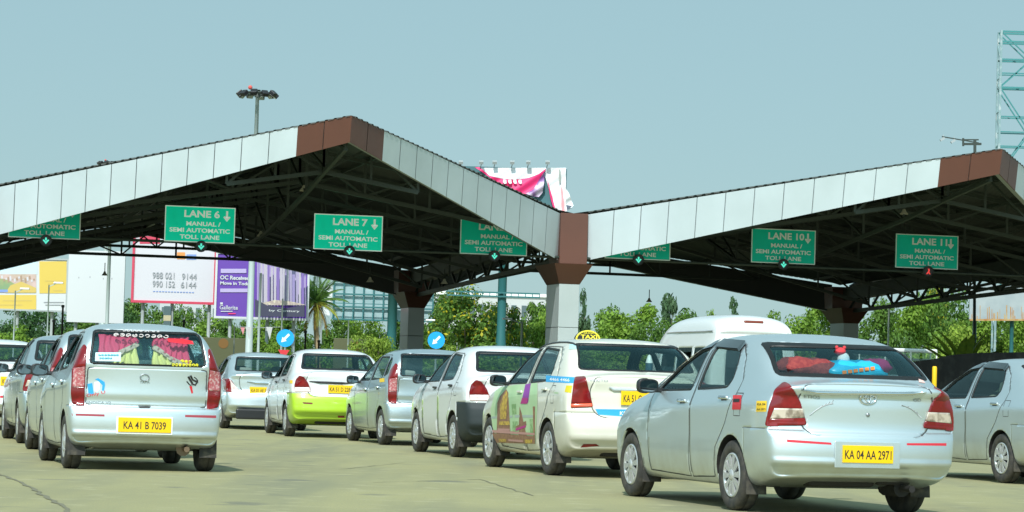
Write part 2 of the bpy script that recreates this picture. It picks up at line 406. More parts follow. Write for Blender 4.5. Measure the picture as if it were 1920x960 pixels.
def column(a, b, label, dz=0, front=True):
    root = thing('canopy_column', label, 'column', K(a, b, 0), GAM, 'clad columns under the toll canopy valleys')
    zb, zt = 4.66+dz, 5.36+dz
    bm = bmesh.new()
    for (z0, z1) in ((0, 1.55), (1.565, 3.1), (3.115, zb)):
        box(bm, (0, .55, (z0+z1)/2), (.74, 1.9, z1-z0), bev=.012)
    obj('shaft', bm, M['colclad'], root)
    bm = bmesh.new(); box(bm, (0, .55, zb/2-.02), (.70, 1.86, zb-.1)); obj('core', bm, M['dark'], root)
    bm = bmesh.new()
    lo = [(-.38, -.41), (.38, -.41), (.38, 1.51), (-.38, 1.51)]; hi = [(-.70, -.95), (.70, -.95), (.70, 2.05), (-.70, 2.05)]
    A = [bm.verts.new((x, y, zb)) for x, y in lo]; B = [bm.verts.new((x, y, zt)) for x, y in hi]
    bm.faces.new(A[::-1]); bm.faces.new(B)
    for k in range(4): bm.faces.new((A[k], A[(k+1) % 4], B[(k+1) % 4], B[k]))
    obj('capital', bm, M['brown'], root)
    bm = bmesh.new()
    if front: box(bm, (0, -.62, (zt+7.16)/2), (1.0, .5, 7.16-zt), bev=.01)
    else: box(bm, (0, 1.0, (zt+6.1)/2), (1.5, 1.6, 6.1-zt))
    if front: box(bm, (0, .8, (zt+6.9)/2+.05), (.55, 1.6, 6.9-zt))
    obj('post', bm, M['brown'], root)
    return root
column(0, 0, 'front column under the valley between the lane 8 and lane 9 signs')
column(0, 28.2, 'dark rear column left of the front column, behind the second blue arrow sign', -.28, False)
column(P, 28.2, 'dark rear column rising behind the boot of the nearest silver sedan', -.28, False)
column(-P, 0, 'front column beyond the left edge of the lane 5 sign')
for a_, b_, f_, lb_ in ((-P, 28.2, False, 'rear column behind the left edge of the lane 5 sign'), (-2*P, 0, True, 'added front column at the outer end of the unseen far left canopy bay'), (-2*P, 28.2, False, 'added rear column at the outer end of the unseen far left canopy bay'),
                        (2*P, 0, True, 'front column beyond the lane 11 sign at the right'), (2*P, 28.2, False, 'rear column beyond the right edge of the hoarding sheet'), (3*P, 0, True, 'front column at the outer end of the far right canopy bay'), (3*P, 28.2, False, 'rear column at the outer end of the far right canopy bay')):
    column(a_, b_, lb_, 0 if f_ else -.28, f_)
# deep valley beams tie front and rear columns
for k, lb in ((-1, 'dark lattice girder along the canopy valley at the left edge'), (0, 'dark lattice girder behind the front column, above lane 8 sign'), (1, 'dark lattice girder over the rear column behind the nearest silver sedan')):
    bm = bmesh.new()
    bar(bm, K(k*P, 1.2, 6.6), K(k*P, 29, 5.75), .45, .6); bar(bm, K(k*P, 1.2, 5.55), K(k*P, 28, 4.95), .16)
    for q in range(9):
        b0 = 1.2+q*3; zz = lambda b: 5.55-.6*(b-1.2)/27; bar(bm, K(k*P, b0, zz(b0)), K(k*P, b0+1.5, zz(b0)+.9), .09); bar(bm, K(k*P, b0+1.5, zz(b0)+.9), K(k*P, b0+3, zz(b0+3)), .09)
    tag(obj('valley_girder', bm, M['steel']), lb, 'girder', 'lattice girders along the canopy valleys')
# ------------------------------------------------------------------ lane signs and signals
SB = -.9
rail_z = on_plane(653, 466, SB).z
bm = bmesh.new()
tube(bm, [K(-P-1, SB+.18, rail_z), K(2*P, SB+.18, rail_z)], .05, 8)
for k in range(-1, 3): bar(bm, K(k*P, SB+.18, rail_z), K(k*P, .2, rail_z), .1)
rl = obj('sign_rail', bm, M['steel']); tag(rl, 'long thin pipe rail that carries the green lane signs', 'rail')
SW, SH = 2.42, 1.24
def lane_sign(num, px, py, label, glow=False):
    c = on_plane(px, py, SB)
    root = thing('lane_sign', label, 'sign', c, GAM-RAD(.3), 'green toll lane signs under the canopy')
    bm = bmesh.new(); box(bm, (0, .03, 0), (SW, .05, SH), bev=.01); obj('panel', bm, M['signgreen2' if glow else 'signgreen'], root)
    bm = bmesh.new(); t = .03; y = -.001
    for cx, cz, sx, sz in ((0, SH/2-t/2, SW, t), (0, -SH/2+t/2, SW, t), (-SW/2+t/2, 0, t, SH-2*t), (SW/2-t/2, 0, t, SH-2*t)):
        box(bm, (cx, y, cz), (sx, .022, sz))
    obj('border', bm, M['glowwhite' if glow else 'signwhite'], root)
    bm = bmesh.new(); y = -.004; X, Z = (1, 0, 0), (0, 0, 1)
    two = len(num) > 1
    text(bm, 'LANE '+num, (.06 if not two else .10, y, .24), X, Z, h=.25, w=1.22 if not two else 1.36, bold=.03)
    text(bm, 'MANUAL /', (.12, y, -.05), X, Z, h=.15, w=1.18, bold=.024)
    text(bm, 'SEMI AUTOMATIC', (.0, y, -.28), X, Z, h=.15, w=2.08, bold=.024)
    text(bm, 'TOLL LANE', (-.0, y, -.51), X, Z, h=.15, w=1.36, bold=.024)
    ax = .92
    poly(bm, [(ax-.035, y, .50), (ax-.035, y, .26), (ax+.035, y, .26), (ax+.035, y, .50)])
    poly(bm, [(ax-.12, y, .28), (ax, y, .13), (ax+.12, y, .28), (ax+.10, y, .31), (ax-.10, y, .31)])
    obj('lettering', bm, M['glowwhite' if glow else 'signwhite'], root)
    bm = bmesh.new()
    for x in (-.8, .8): bar(bm, (x, .10, -SH/2-.05), (x, .10, SH/2-.1), .05); bar(bm, (x, .10, SH/2-.1), (x, .14, SH/2+.3), .03)
    obj('hanger', bm, M['steel'], root)
def lane_signal(px, py, label, red=False):
    c = on_plane(px, py, SB-.14)
    root = thing('lane_signal', label, 'signal light', c, GAM, 'round lane signals below the lane signs')
    Mx = Matrix.Rotation(RAD(90), 4, 'Z')
    bm = bmesh.new(); r = lathe(bm, [(.19, .07), (.20, .0), (.20, -.05), (.175, -.05), (.17, -.02)], Matrix.Rotation(RAD(-90), 4, 'Z') @ Matrix.Scale(-1, 4, (1, 0, 0)), 24)
    bm.faces.new(r[0]); bm.faces.new(r[-1]); fixn(bm)
    obj('housing', bm, M['black'], root)
    bm = bmesh.new(); y = -.03
    if not red:
        poly(bm, [(-.03, y, .10), (-.03, y, .0), (.03, y, .0), (.03, y, .10)])
        poly(bm, [(-.11, y, .01), (0, y, -.12), (.11, y, .01), (.07, y, .04), (0, y, -.035), (-.07, y, .04)])
    else:
        poly(bm, [(-.09, y-.002, -.10), (-.03, y-.002, -.10), (.06, y-.002, .02), (.04, y-.002, .10), (-.02, y-.002, .10), (.0, y-.002, .02)])
        poly(bm, [(.09, y, -.10), (.03, y, -.10), (.0, y, -.04), (.03, y, .0)])
    fixn(bm)
    obj('arrow' if not red else 'cross', bm, M['ledred' if red else 'ledgreen'], root)
    bm = bmesh.new(); bar(bm, (0, .06, 0), (0, .2, .1), .06); obj('bracket', bm, M['black'], root)
for n, px, py, lb in (('5', 84, 413, 'green lane sign cut off by the left fascia, beside the lane 6 sign'),
                      ('6', 375, 421, 'green sign reading LANE 6, brightest of the row'), ('7', 653, 436, 'green sign reading LANE 7 under the ridge'),
                      ('8', 926, 445, 'green sign reading LANE 8 with its number cut off by the sloping fascia'), ('9', 1196, 454, 'green lane sign mostly hidden by fascia right of the middle column'),
                      ('10', 1469, 462, 'green sign reading LANE 10'), ('11', 1738, 472, 'green sign reading LANE 11 above a red signal')):
    lane_sign(n, px, py, lb, n in '67')  # two signs of the row take the materials with added emission
for i, (px, py) in enumerate(((86, 451), (377, 462), (655, 471), (927, 480), (1197, 487), (1469, 496), (1740, 509))):
    nm = (5, 6, 7, 8, 9, 10, 11)[i]
    lane_signal(px, py, ('round black lane signal with green arrow below the lane %d sign' % nm) if nm < 11 else 'round black lane signal showing red below the lane 11 sign', nm == 11)
# ------------------------------------------------------------------ bell lamps under the roof
def bell_lamp(pos, label):
    root = thing('canopy_lamp', label, 'lamp', pos, 0, 'bell lamps hanging under the canopy')
    bm = bmesh.new(); r = lathe(bm, [(.03, .20), (.05, .17), (.07, .11), (.14, .02), (.15, 0), (.135, 0), (.04, .11)], Matrix.Rotation(RAD(-90), 4, 'Y'), 16)
    fixn(bm); obj('shade', bm, M['lampshade'], root)
    bm = bmesh.new(); tube(bm, [(0, 0, .19), (0, 0, .6)], .02, 6); obj('stem', bm, M['steel'], root)
M['lampshade'] = mat('lamp_shade_metal', (.55, .52, .42), .4)
for (a, b, z, lb) in ((-HP, -5.5, 7.2, 'bell lamp under the left ridge strut, above the lane 6 and 7 signs'), (-HP, 4.5, 6.15, 'bell lamp between the lane 6 and lane 7 signs'),
                      (HP, -6.0, 7.3, 'bell lamp under the right ridge strut, above the lane 11 sign'), (-5, 12, 4.9, 'small lamp in the shade right of the lane 7 sign'),
                      (-2.0, 12, 4.95, 'small lamp in the shade under the lane 8 sign'), (HP+2, 33, 5.2, 'lamp hanging on the rear truss near the right rear column'),
                      (-HP-3, 36, 5.6, 'dark lamp on the rear truss in front of the blank white billboard'), (3.0, 36, 5.6, 'dark lamp on the rear truss right of the front column')):
    bell_lamp(K(a, b, z), lb)
# ================================================================== cars: one shell surface per kind, cut into its panels
TC = [1, .88, .68, .36]
TCOL = [-1, -.88, -.68, -.36, 0, .36, .68, .88, 1]
def interp(tab, x):
    if x <= tab[0][0]: return tab[0][1]
    for (a, u), (b, v) in zip(tab, tab[1:]):
        if x <= b: return u+(v-u)*(x-a)/(b-a)
    return tab[-1][1]
def shell(p):
    """stations from tail to nose: (y, zb, w, zs, ws, yr, zr, wr, yc, zc)"""
    st = p['st']; N = len(st); FR = p.get('fr', [0, .10, .32, .58, .84, 1]); WF = p.get('wf', [.90, .960, .985, .988, 1.0]); R = 6; C = 9
    tail, nose, cd = p['tail'], p['nose'], p.get('cd', .11)
    def side(i, r):
        y, zb, w, zs, ws = st[i][:5]
        z = zb+FR[r]*(zs-zb); x = ws if r == R-1 else w*WF[r]
        if i == 0: y = interp(tail, z)+cd
        if i == N-1: y = interp(nose, z)-cd*1.3
        return x, y, z
    def top(i, c):
        y, zb, w, zs, ws, yr, zr, wr, yc, zc = st[i]; k = min(c, 8-c); sg = -1 if c < 4 else 1
        if k == 4: x, yy, z = 0, yc, zc
        elif k == 3: x, yy, z = wr*.55, yc+.3*(yr-yc), zc-.22*(zc-zr)
        elif k == 2: x, yy, z = wr, yr, zr
        else: x, yy, z = (ws+wr)/2+.012, (y+yr)/2, (zs+zr)/2+.004
        return sg*x, yy, z
    def pos(i, r, c):
        if c in (0, C-1):
            x, y, z = side(i, r); return (-x if c == 0 else x, y, z)
        if r == R-1: return top(i, c)
        x, y, z = side(i, r); t = TCOL[c]
        if r == 0:
            if i == 0: y = interp(tail, z)+cd*abs(t)**2.5+.02
            if i == N-1: y = interp(nose, z)-cd*1.3*abs(t)**2.5
            return (x*t, y, z)
        if i == 0: return (x*t, interp(tail, z)+cd*abs(t)**3, z)
        return (x*t, interp(nose, z)-cd*1.3*abs(t)**2.5, z)
    bm = bmesh.new(); V = {}
    def v(i, r, c):
        if (i, r, c) not in V: V[i, r, c] = bm.verts.new(pos(i, r, c))
        return V[i, r, c]
    def q(*k): bm.faces.new([v(*x) for x in k])
    for i in range(N-1):
        for r in range(R-1):
            q((i, r, 0), (i, r+1, 0), (i+1, r+1, 0), (i+1, r, 0)); q((i, r, 8), (i+1, r, 8), (i+1, r+1, 8), (i, r+1, 8))
        for c in range(C-1):
            q((i, 5, c), (i, 5, c+1), (i+1, 5, c+1), (i+1, 5, c)); q((i, 0, c), (i+1, 0, c), (i+1, 0, c+1), (i, 0, c+1))
    for r in range(R-1):
        for c in range(C-1):
            q((0, r, c), (0, r, c+1), (0, r+1, c+1), (0, r+1, c)); q((N-1, r, c), (N-1, r+1, c), (N-1, r+1, c+1), (N-1, r, c+1))
    cr = bm.edges.layers.float.new('crease_edge')
    for i in range(N-1):
        for c in (0, 8):
            e = bm.edges.get((v(i, 5, c), v(i+1, 5, c)))
            if e: e[cr] = p.get('crease', .35)
    if p.get('shoulder', .4):
        for i in range(1, min(N-1, 8)):
            for c in (0, 8):
                e = bm.edges.get((v(i, 4, c), v(i+1, 4, c))); e[cr] = p.get('shoulder', .4)
    for (r, val) in p.get('rcrease', ()):
        for c in range(8):
            e = bm.edges.get((v(0, r, c), v(0, r, c+1)))
            if e: e[cr] = val
        for i in range(3):
            for c in (0, 8):
                e = bm.edges.get((v(i, r, c), v(i+1, r, c)))
                if e: e[cr] = val*.8
    for c in range(8):
        e = bm.edges.get((v(0, 5, c), v(0, 5, c+1))); e[cr] = p.get('lip', .6)
    bmesh.ops.recalc_face_normals(bm, faces=bm.faces[:])
    me = bpy.data.meshes.new('shell'); bm.to_mesh(me); bm.free()
    o = link('shell', me); md = o.modifiers.new('s', 'SUBSURF'); md.levels = p.get('lv', 3); md.subdivision_type = 'CATMULL_CLARK'
    dg = bpy.context.evaluated_depsgraph_get(); dg.update()
    out = bmesh.new(); out.from_mesh(o.evaluated_get(dg).to_mesh())
    o.evaluated_get(dg).to_mesh_clear(); bpy.data.objects.remove(o); bpy.data.meshes.remove(me)
    # bring the smoothed shell back to its true length, width and height
    xs = [u.co.x for u in out.verts]; ys = [u.co.y for u in out.verts]; zs = [u.co.z for u in out.verts]
    L0, L1 = p['len']; sx = p['W']/max(xs); sy = (L1-L0)/(max(ys)-min(ys)); y0 = min(ys); z0 = min(zs); sz = (p['H']-p['zb'])/(max(zs)-z0)
    for u in out.verts: u.co = Vector((u.co.x*sx, L0+(u.co.y-y0)*sy, p['zb']+(u.co.z-z0)*sz))
    # pressed steps across the tail: bumper ledge, recessed lid, spoiler lip
    if 'step' in p:
        out.normal_update(); nn = {u: u.normal.copy() for u in out.verts}
        for u in out.verts:
            n = nn[u]
            if u.co.y < -.3 and n.y < -.2:
                wgt = min(1, (-n.y-.2)/.5)
                u.co.y += interp(p['step'], u.co.z)*wgt
    return out
def rounded(pts, r, n=3):
    out = []
    for i, b in enumerate(pts):
        a, c = pts[i-1], pts[(i+1) % len(pts)]; b = Vector(b); a = Vector(a); c = Vector(c)
        rr = r[i] if isinstance(r, (list, tuple)) else r
        d1 = min(rr, (a-b).length*.45); d2 = min(rr, (c-b).length*.45)
        if rr <= 0: out.append(tuple(b)); continue
        p0 = b+(a-b).normalized()*d1; p1 = b+(c-b).normalized()*d2
        for k in range(n+1):
            t = k/n; out.append(tuple(p0*(1-t)**2+b*2*t*(1-t)+p1*t*t))
    return out
def area2(p): return sum(p[i-1][0]*p[i][1]-p[i][0]*p[i-1][1] for i in range(len(p)))
def inset(pts, d):
    s = 1 if area2(pts) > 0 else -1; out = []; n = len(pts)
    for i in range(n):
        a, b, c = Vector(pts[i-1]), Vector(pts[i]), Vector(pts[(i+1) % n])
        e1 = (b-a).normalized(); e2 = (c-b).normalized(); n1 = Vector((-e1.y, e1.x))*s; n2 = Vector((-e2.y, e2.x))*s
        k = n1+n2; k = k/max(.35, k.length_squared)*2
        out.append(tuple(b+k*d))
    return out
def inside(pt, pts):
    x, y = pt; r = False
    for i in range(len(pts)):
        (x1, y1), (x2, y2) = pts[i-1], pts[i]
        if (y1 > y) != (y2 > y) and x < (x2-x1)*(y-y1)/(y2-y1)+x1: r = not r
    return r
ZU = Vector((0, 0, 1))
def carve(bm, pts, U, filt, newtag, allow=None):
    """cut the outline pts (u, z) seen across direction U into the shell; faces inside get newtag"""
    U = Vector(U); us = [p[0] for p in pts]; zs = [p[1] for p in pts]; e = .02
    u0, u1, z0, z1 = min(us)-e, max(us)+e, min(zs)-e, max(zs)+e
    def bb(f):
        a = [U.dot(v.co) for v in f.verts]; b = [v.co.z for v in f.verts]; return min(a), max(a), min(b), max(b)
    ok = lambda f: (allow is None or f.material_index in allow) and filt(f)
    cand = []
    for f in bm.faces:
        if not ok(f): continue
        b = bb(f)
        if b[1] < u0 or b[0] > u1 or b[3] < z0 or b[2] > z1: continue
        cand.append(f)
    for i in range(len(pts)):
        (a, b), (c, d) = pts[i-1], pts[i]
        du, dz = c-a, d-b
        if math.hypot(du, dz) < 1e-5: continue
        lo_u, hi_u, lo_z, hi_z = min(a, c)-1e-4, max(a, c)+1e-4, min(b, d)-1e-4, max(b, d)+1e-4
        S, keep = [], []
        for f in cand:
            q = bb(f)
            if q[1] < lo_u or q[0] > hi_u or q[3] < lo_z or q[2] > hi_z: keep.append(f)
            else: S.append(f)
        if not S: continue
        no = U*(-dz)+ZU*du; co = U*a+ZU*b
        geo = set(S)
        for f in S: geo.update(f.edges); geo.update(f.verts)
        r = bmesh.ops.bisect_plane(bm, geom=list(geo), dist=1e-6, plane_co=co, plane_no=no)
        cand = keep+[g for g in r['geom'] if isinstance(g, bmesh.types.BMFace)]
    n = 0
    for f in cand:
        if not f.is_valid or not (allow is None or f.material_index in allow): continue
        c = f.calc_center_median()
        if inside((U.dot(c), c.z), pts): f.material_index = newtag; n += 1
    return n
def cut_plane(bm, faces, co, no):
    geo = set(faces)
    for f in faces: geo.update(f.edges); geo.update(f.verts)
    bmesh.ops.bisect_plane(bm, geom=list(geo), dist=1e-6, plane_co=co, plane_no=no)
def take(bm, tags, inner=0, shift=0):
    """new bmesh holding only the faces with these tags, edges turned inwards by inner"""
    b = bm.copy(); b.normal_update()
    bmesh.ops.delete(b, geom=[f for f in b.faces if f.material_index not in tags], context='FACES')
    for f in b.faces: f.material_index = 0; f.smooth = True
    if shift:
        b.normal_update()
        nn = {v: v.normal.copy() for v in b.verts}
        for v in b.verts: v.co += nn[v]*shift
    if inner:
        ed = [e for e in b.edges if e.is_boundary]
        nn = {v.co.copy().freeze(): v.normal.copy() for e in ed for v in e.verts}
        r = bmesh.ops.extrude_edge_only(b, edges=ed)
        for g in r['geom']:
            if isinstance(g, bmesh.types.BMVert):
                k = g.co.copy().freeze()
                if k in nn: g.co -= nn[k]*inner
    return b
BODY, ARCH, DFL, DFR, DRL, DRR, LID, BUMP, SEAL, GSF, GSR, GRW, GWS, TAILL, TAILR, REVL, REVR, VISOR = range(18)
class Kind: pass
class Car:
    """a placed car: maps photo sight lines to points on its surface"""
    def __init__(s, kind, root): s.k, s.root = kind, root; s.M = root.matrix_basis.copy(); s.inv = s.M.inverted()
    def hit(s, px, py, off=.003):
        o = s.inv @ EYE; d = (s.inv.to_3x3() @ ray(px, py)).normalized()
        h, n, i, t = s.k.bvh.ray_cast(o, d)
        if h is None:
            h, n, i, t = s.k.bvh.find_nearest(o+d*((Vector((0, s.k.p['len'][0], .9))-o).dot(d)))
            return h+n*off, n
        if n.dot(d) > 0: n = -n
        return h+n*off, n
    def uz(s, pts, U):
        return [((U.dot(h)), h.z) for h, n in (s.hit(*q, 0) for q in pts)]
def place(px, py, yaw=15, lx=-.74, ly=0):
    """matrix that puts the local point (lx, ly, 0) on the ground under pixel (px, py)"""
    g = ground(px, py); R = Matrix.Rotation(RAD(yaw), 4, 'Z'); off = R @ Vector((lx, ly, 0))
    return Matrix.Translation((g.x-off.x, g.y-off.y, 0)) @ R
def view_u(Mx):
    """horizontal direction across the sight line, in the car's own frame"""
    d = Mx.inverted().to_3x3() @ (Mx.translation-EYE); d.z = 0; d.normalize(); return Vector((d.y, -d.x, 0))
def ribbon(bm, k, pts, side, wd=.009, off=.0015, mat=0):
    """thin strip glued to the flank along (y, z) points: door shut lines"""
    Q = []
    for (a, b), (c, d) in zip(pts, pts[1:]):
        n = max(1, int(math.hypot(c-a, d-b)/.05))
        for j in range(n): Q.append((a+(c-a)*j/n, b+(d-b)*j/n))
    Q.append(pts[-1]); prev = None
    for i, (y, z) in enumerate(Q):
        a, b = Q[max(i-1, 0)], Q[min(i+1, len(Q)-1)]; t = Vector((b[0]-a[0], b[1]-a[1])).normalized(); nn = Vector((-t.y, t.x))*wd/2
        vs = []
        for s in (-1, 1):
            h, n, _, _ = k.bvh.ray_cast(Vector((2*side, y+s*nn.x, z+s*nn.y)), Vector((-side, 0, 0)))
            if h is None: vs = None; break
            if n.x*side < 0: n = -n
            vs.append(bm.verts.new(h+n*off))
        if vs and prev: f = bm.faces.new((prev[0], prev[1], vs[1], vs[0])); f.material_index = mat
        prev = vs
def decal(car, pts, name, mt, parent=None, off=.003, cuts=3, bm=None, ret=False):
    """flat sticker outline in photo pixels, laid on the car's surface"""
    b = bmesh.new(); f = b.faces.new([b.verts.new((x, y, 0)) for x, y in pts])
    b.normal_update(); bmesh.ops.triangulate(b, faces=[f])
    for _ in range(cuts): bmesh.ops.subdivide_edges(b, edges=b.edges[:], cuts=1, use_grid_fill=True)
    for v in b.verts: v.co = car.hit(v.co.x, v.co.y, off)[0]
    return obj(name, b, mt, parent or car.root)
def decal_text(car, s, p0, p1, h, name, mt, parent=None, off=.005, bold=.01):
    """text along the pixel line p0-p1 (baseline), h pixels tall, laid on the car"""
    vs, fs, asp = text_geo(s, bold); b = bmesh.new(); V = []
    dx, dy = p1[0]-p0[0], p1[1]-p0[1]; L = math.hypot(dx, dy); nx, ny = dy/L, -dx/L
    for u, v in vs: V.append(b.verts.new(car.hit(p0[0]+dx*u+nx*h*v, p0[1]+dy*u+ny*h*v, off)[0]))
    for f in fs:
        try: b.faces.new([V[i] for i in f])
        except ValueError: pass
    return obj(name, b, mt, parent or car.root)
# ---- materials for cars
M['glass'] = glass_mat('car_glass', (.76, .88, .86), .5, (.70, .92, .95))
M['rearglass'] = glass_mat('rear_screen_glass', (.78, .90, .89), .95, (.48, .84, .92))
M['visor'] = mat('smoked_visor', (.010, .016, .019), .25, 0, .6)
M['mirrorglass'] = mat('mirror_glass', (.16, .19, .20), .04, 1)
M['seal'] = mat('window_rubber', (.008, .010, .011), .5)
M['tail'] = mat('tail_lamp_red', (.17, .002, .005), .14, 0, .5, noise=(9, (.28, .006, .011), .45, .7))
M['tailamber'] = mat('tail_lamp_orange', (.75, .10, .035), .15, 0, 1)
M['clear'] = mat('tail_lamp_clear', (.72, .62, .52), .15, .25, 1.0, noise=(16, (.30, .24, .19), .42, .62))
M['dzclear'] = mat('tail_lamp_frosted', (.80, .66, .64), .2, 0, 1.0, noise=(14, (.6, .35, .35), .5, .65))
M['chrome'] = mat('chrome', (.75, .77, .78), .14, 1)
M['cap'] = mat('hubcap_silver', (.62, .63, .63), .32, .55, .3)
M['gap'] = mat('shut_line', (.045, .047, .047), .8)
M['redtape'] = mat('red_reflective_tape', (.62, .03, .05), .4)
M['plate'] = mat('plate_yellow', (.88, .55, .0), .45)
M['yellowst'] = mat('yellow_sticker', (.85, .55, .03), .5)
M['ink'] = mat('black_ink', (.02, .02, .02), .6)
M['seat'] = mat('seat_cloth', (.30, .32, .29), .85); M['seatdark'] = mat('dark_seat_cloth', (.06, .06, .06), .85)
M['seatbeige'] = mat('beige_seat_cloth', (.50, .48, .36), .85)
M['under'] = mat('underbody', (.018, .017, .016), .8)
M['exhaust'] = mat('rusty_exhaust', (.20, .14, .09), .6, .4)
M['mudflap'] = mat('mud_flap', (.03, .029, .026), .8, noise=(9, (.12, .105, .075), .5, .75))
M['silver'] = paint_mat('silver_paint', (.71, .80, .83), .80, .40, .4)
M['silver2'] = paint_mat('cool_silver_paint', (.60, .705, .745), .85, .38, .4)
M['whitep'] = paint_mat('white_car_paint', (.76, .785, .785), 0, .3, .28)
M['cream'] = paint_mat('cream_white_paint', (.72, .71, .61), 0, .3, .55)
M['lime'] = paint_mat('lime_bumper', (.40, .64, .02), 0, .4, .15)
M['charcoal'] = mat('charcoal_bumper', (.030, .040, .042), .6, spec=.3)
def wheel_bm(R, style):
    t = bmesh.new(); I = Matrix.Identity(4)
    lathe(t, [(R-.115, .06), (R-.10, .075), (R-.075, .086), (R-.03, .086), (R-.008, .072), (R, .05), (R, .018), (R-.008, .016), (R-.008, .010), (R, .008), (R, -.05), (R-.008, -.072), (R-.03, -.086), (R-.10, -.080), (.1, -.06)], I, 40)
    fixn(t)
    h = bmesh.new(); rr = R-.105
    lathe(h, [(rr, .060), (rr-.008, .080), (rr-.022, .078), (rr-.026, .055)], I, 40)
    lathe(h, [(.052, .058), (.050, .078), (.030, .086), (.001, .088)], I, 20)
    n = {'ten': 10, 'nine': 9, 'plain': 12}[style]
    for k in range(n):
        a = 2*math.pi*k/n
        for s0, s1, w0, w1 in ((.045, rr-.012, .016, .030 if style != 'plain' else .020),):
            ca, sa = math.cos(a), math.sin(a); q = []
            for r_, w_ in ((s0, -w0), (s0, w0), (s1, w1), (s1, -w1)): q.append(Vector((.060, r_*ca-w_*sa, r_*sa+w_*ca)))
            fs = prism(h, q, (.018, 0, 0))
    if style == 'plain': lathe(h, [(rr*.62, .066), (rr*.60, .082), (rr*.50, .082), (rr*.48, .066)], I, 32)
    fixn(h)
    d = bmesh.new(); lathe(d, [(rr+.003, .056), (.001, .052)], I, 32); fixn(d)
    return t, h, d
def seat_bm(w, y, z0, dep, hgt, rake, x=0, head=1, hw=.24):
    bm = bmesh.new()
    box(bm, (x, y, z0), (w, dep, .16), bev=.05)
    R_ = Matrix.Rotation(rake, 3, 'X')
    c = Vector((x, y-dep/2-.02, z0+.05)) + R_ @ Vector((0, 0, hgt/2))
    box(bm, c, (w, .14, hgt), R_, bev=.05)
    for hx in ([0] if head == 1 else [-w*.32, w*.32]):
        hc = Vector((x+hx, y-dep/2-.02, z0+.05)) + R_ @ Vector((0, 0, hgt+.09))
        box(bm, hc, (hw, .10, .17), R_, bev=.045)
    for f in bm.faces: f.smooth = True
    return bm
def build_kind(p, Mref):
    """cut one kind of car into parts; Mref places its reference example for the lamp outlines read in the photo"""
    k = Kind(); k.p = p
    bm = shell(p); bm.normal_update()
    for f in bm.faces: f.material_index = BODY
    k.bvh = BVHTree.FromBMesh(bm)
    WB, H, W = p['WB'], p['H'], p['W']; Yx = Vector((0, 1, 0)); Xx = Vector((1, 0, 0))
    # wheel arches
    ra = p.get('arch', .345)
    for yc in (0, WB):
        pts = [(yc+ra*math.cos(2*math.pi*i/28), .295+ra*math.sin(2*math.pi*i/28)) for i in range(28)]
        for s in (-1, 1): carve(bm, pts, Yx, lambda f: f.normal.x*s > .25, ARCH)
    bmesh.ops.delete(bm, geom=[f for f in bm.faces if f.material_index == ARCH or (abs(f.calc_center_median().x) > .5 and f.normal.z < -.5 and min(abs(f.calc_center_median().y), abs(f.calc_center_median().y-WB)) < ra-.04 and f.calc_center_median().z < .5)], context='FACES')
    ed = [e for e in bm.edges if e.is_boundary]
    ar = bm.copy()
    bmesh.ops.delete(ar, geom=ar.faces[:], context='FACES_ONLY')
    bmesh.ops.delete(ar, geom=[e for e in ar.edges if e.link_faces or sum((v.co-Vector((v.co.x, 0 if abs(v.co.y) < WB/2 else WB, .295))).length for v in e.verts)/2 > ra+.02 or abs(e.verts[0].co.x) < .5], context='EDGES')
    r = bmesh.ops.extrude_edge_only(ar, edges=ar.edges[:])
    for g in r['geom']:
        if isinstance(g, bmesh.types.BMVert): g.co.x = (.50 if g.co.x > 0 else -.50)
    for v in ar.verts: pass
    k.arch = ar
    # doors
    for s, tf, tr in ((-1, DFL, DRL), (1, DFR, DRR)):
        fl = lambda f: f.normal.x*s > .18
        carve(bm, p['door_f'], Yx, fl, tf, {BODY}); carve(bm, p['door_r'], Yx, fl, tr, {BODY})
    # side windows with a black seal round each
    for s in (-1, 1):
        fl = lambda f: f.normal.x*s > .25
        for nm in ('win_f', 'win_r', 'win_q'):
            if nm in p:
                o = rounded(p[nm], p.get('wr', .04)); doors = {BODY, DFL, DFR, DRL, DRR}
                carve(bm, o, Yx, fl, SEAL, doors)
                carve(bm, inset(o, .018), Yx, fl, GSF if nm == 'win_f' else GSR, {SEAL})
    # rear screen and windscreen
    fl = lambda f: f.normal.y < -.12 and f.normal.z > -.1 and f.calc_center_median().z > p['rw_min']
    o = rounded(p['rear'], .06); carve(bm, o, Xx, fl, SEAL, {BODY}); carve(bm, inset(o, p.get('frit', .03)), Xx, fl, GRW, {SEAL})
    fl = lambda f: f.normal.y > .15 and f.normal.z > .1 and f.calc_center_median().z > .95
    o = rounded(p['wind'], .06); carve(bm, o, Xx, fl, SEAL, {BODY}); carve(bm, inset(o, .03), Xx, fl, GWS, {SEAL})
    # rear bumper below a level line, behind the wheels
    fs = [f for f in bm.faces if f.calc_center_median().y < -.2 and f.material_index == BODY]
    zbp = p['bump_z']; cut_plane(bm, fs, (0, 0, zbp), (0, 0, 1))
    fs = [f for f in bm.faces if f.calc_center_median().y < -.2 and f.calc_center_median().z < zbp and f.material_index == BODY]
    for f in fs:
        if f.calc_center_median().y < -.30 or f.calc_center_median().z < .4: f.material_index = BUMP
    # tail lamps, outlined in the photo on the reference car
    ref = Kind(); 
    car = Car.__new__(Car); car.k = k; car.M = Mref; car.inv = Mref.inverted(); k.Mref = Mref
    U = view_u(Mref); Um = Vector((-U.x, U.y, 0))
    if 'lamp_side' in p: L = p['lamp_side']; q = [rounded(x, .02) for x in (L['red'], *([L['clear']] if 'clear' in L else []))]
    else: q = [rounded(car.uz(p['lamp'], U), p.get('lampr', .025))] + ([car.uz(p['lamp_clear'], U)] if 'lamp_clear' in p else [])
    vd = Vector((-U.y, U.x, 0))
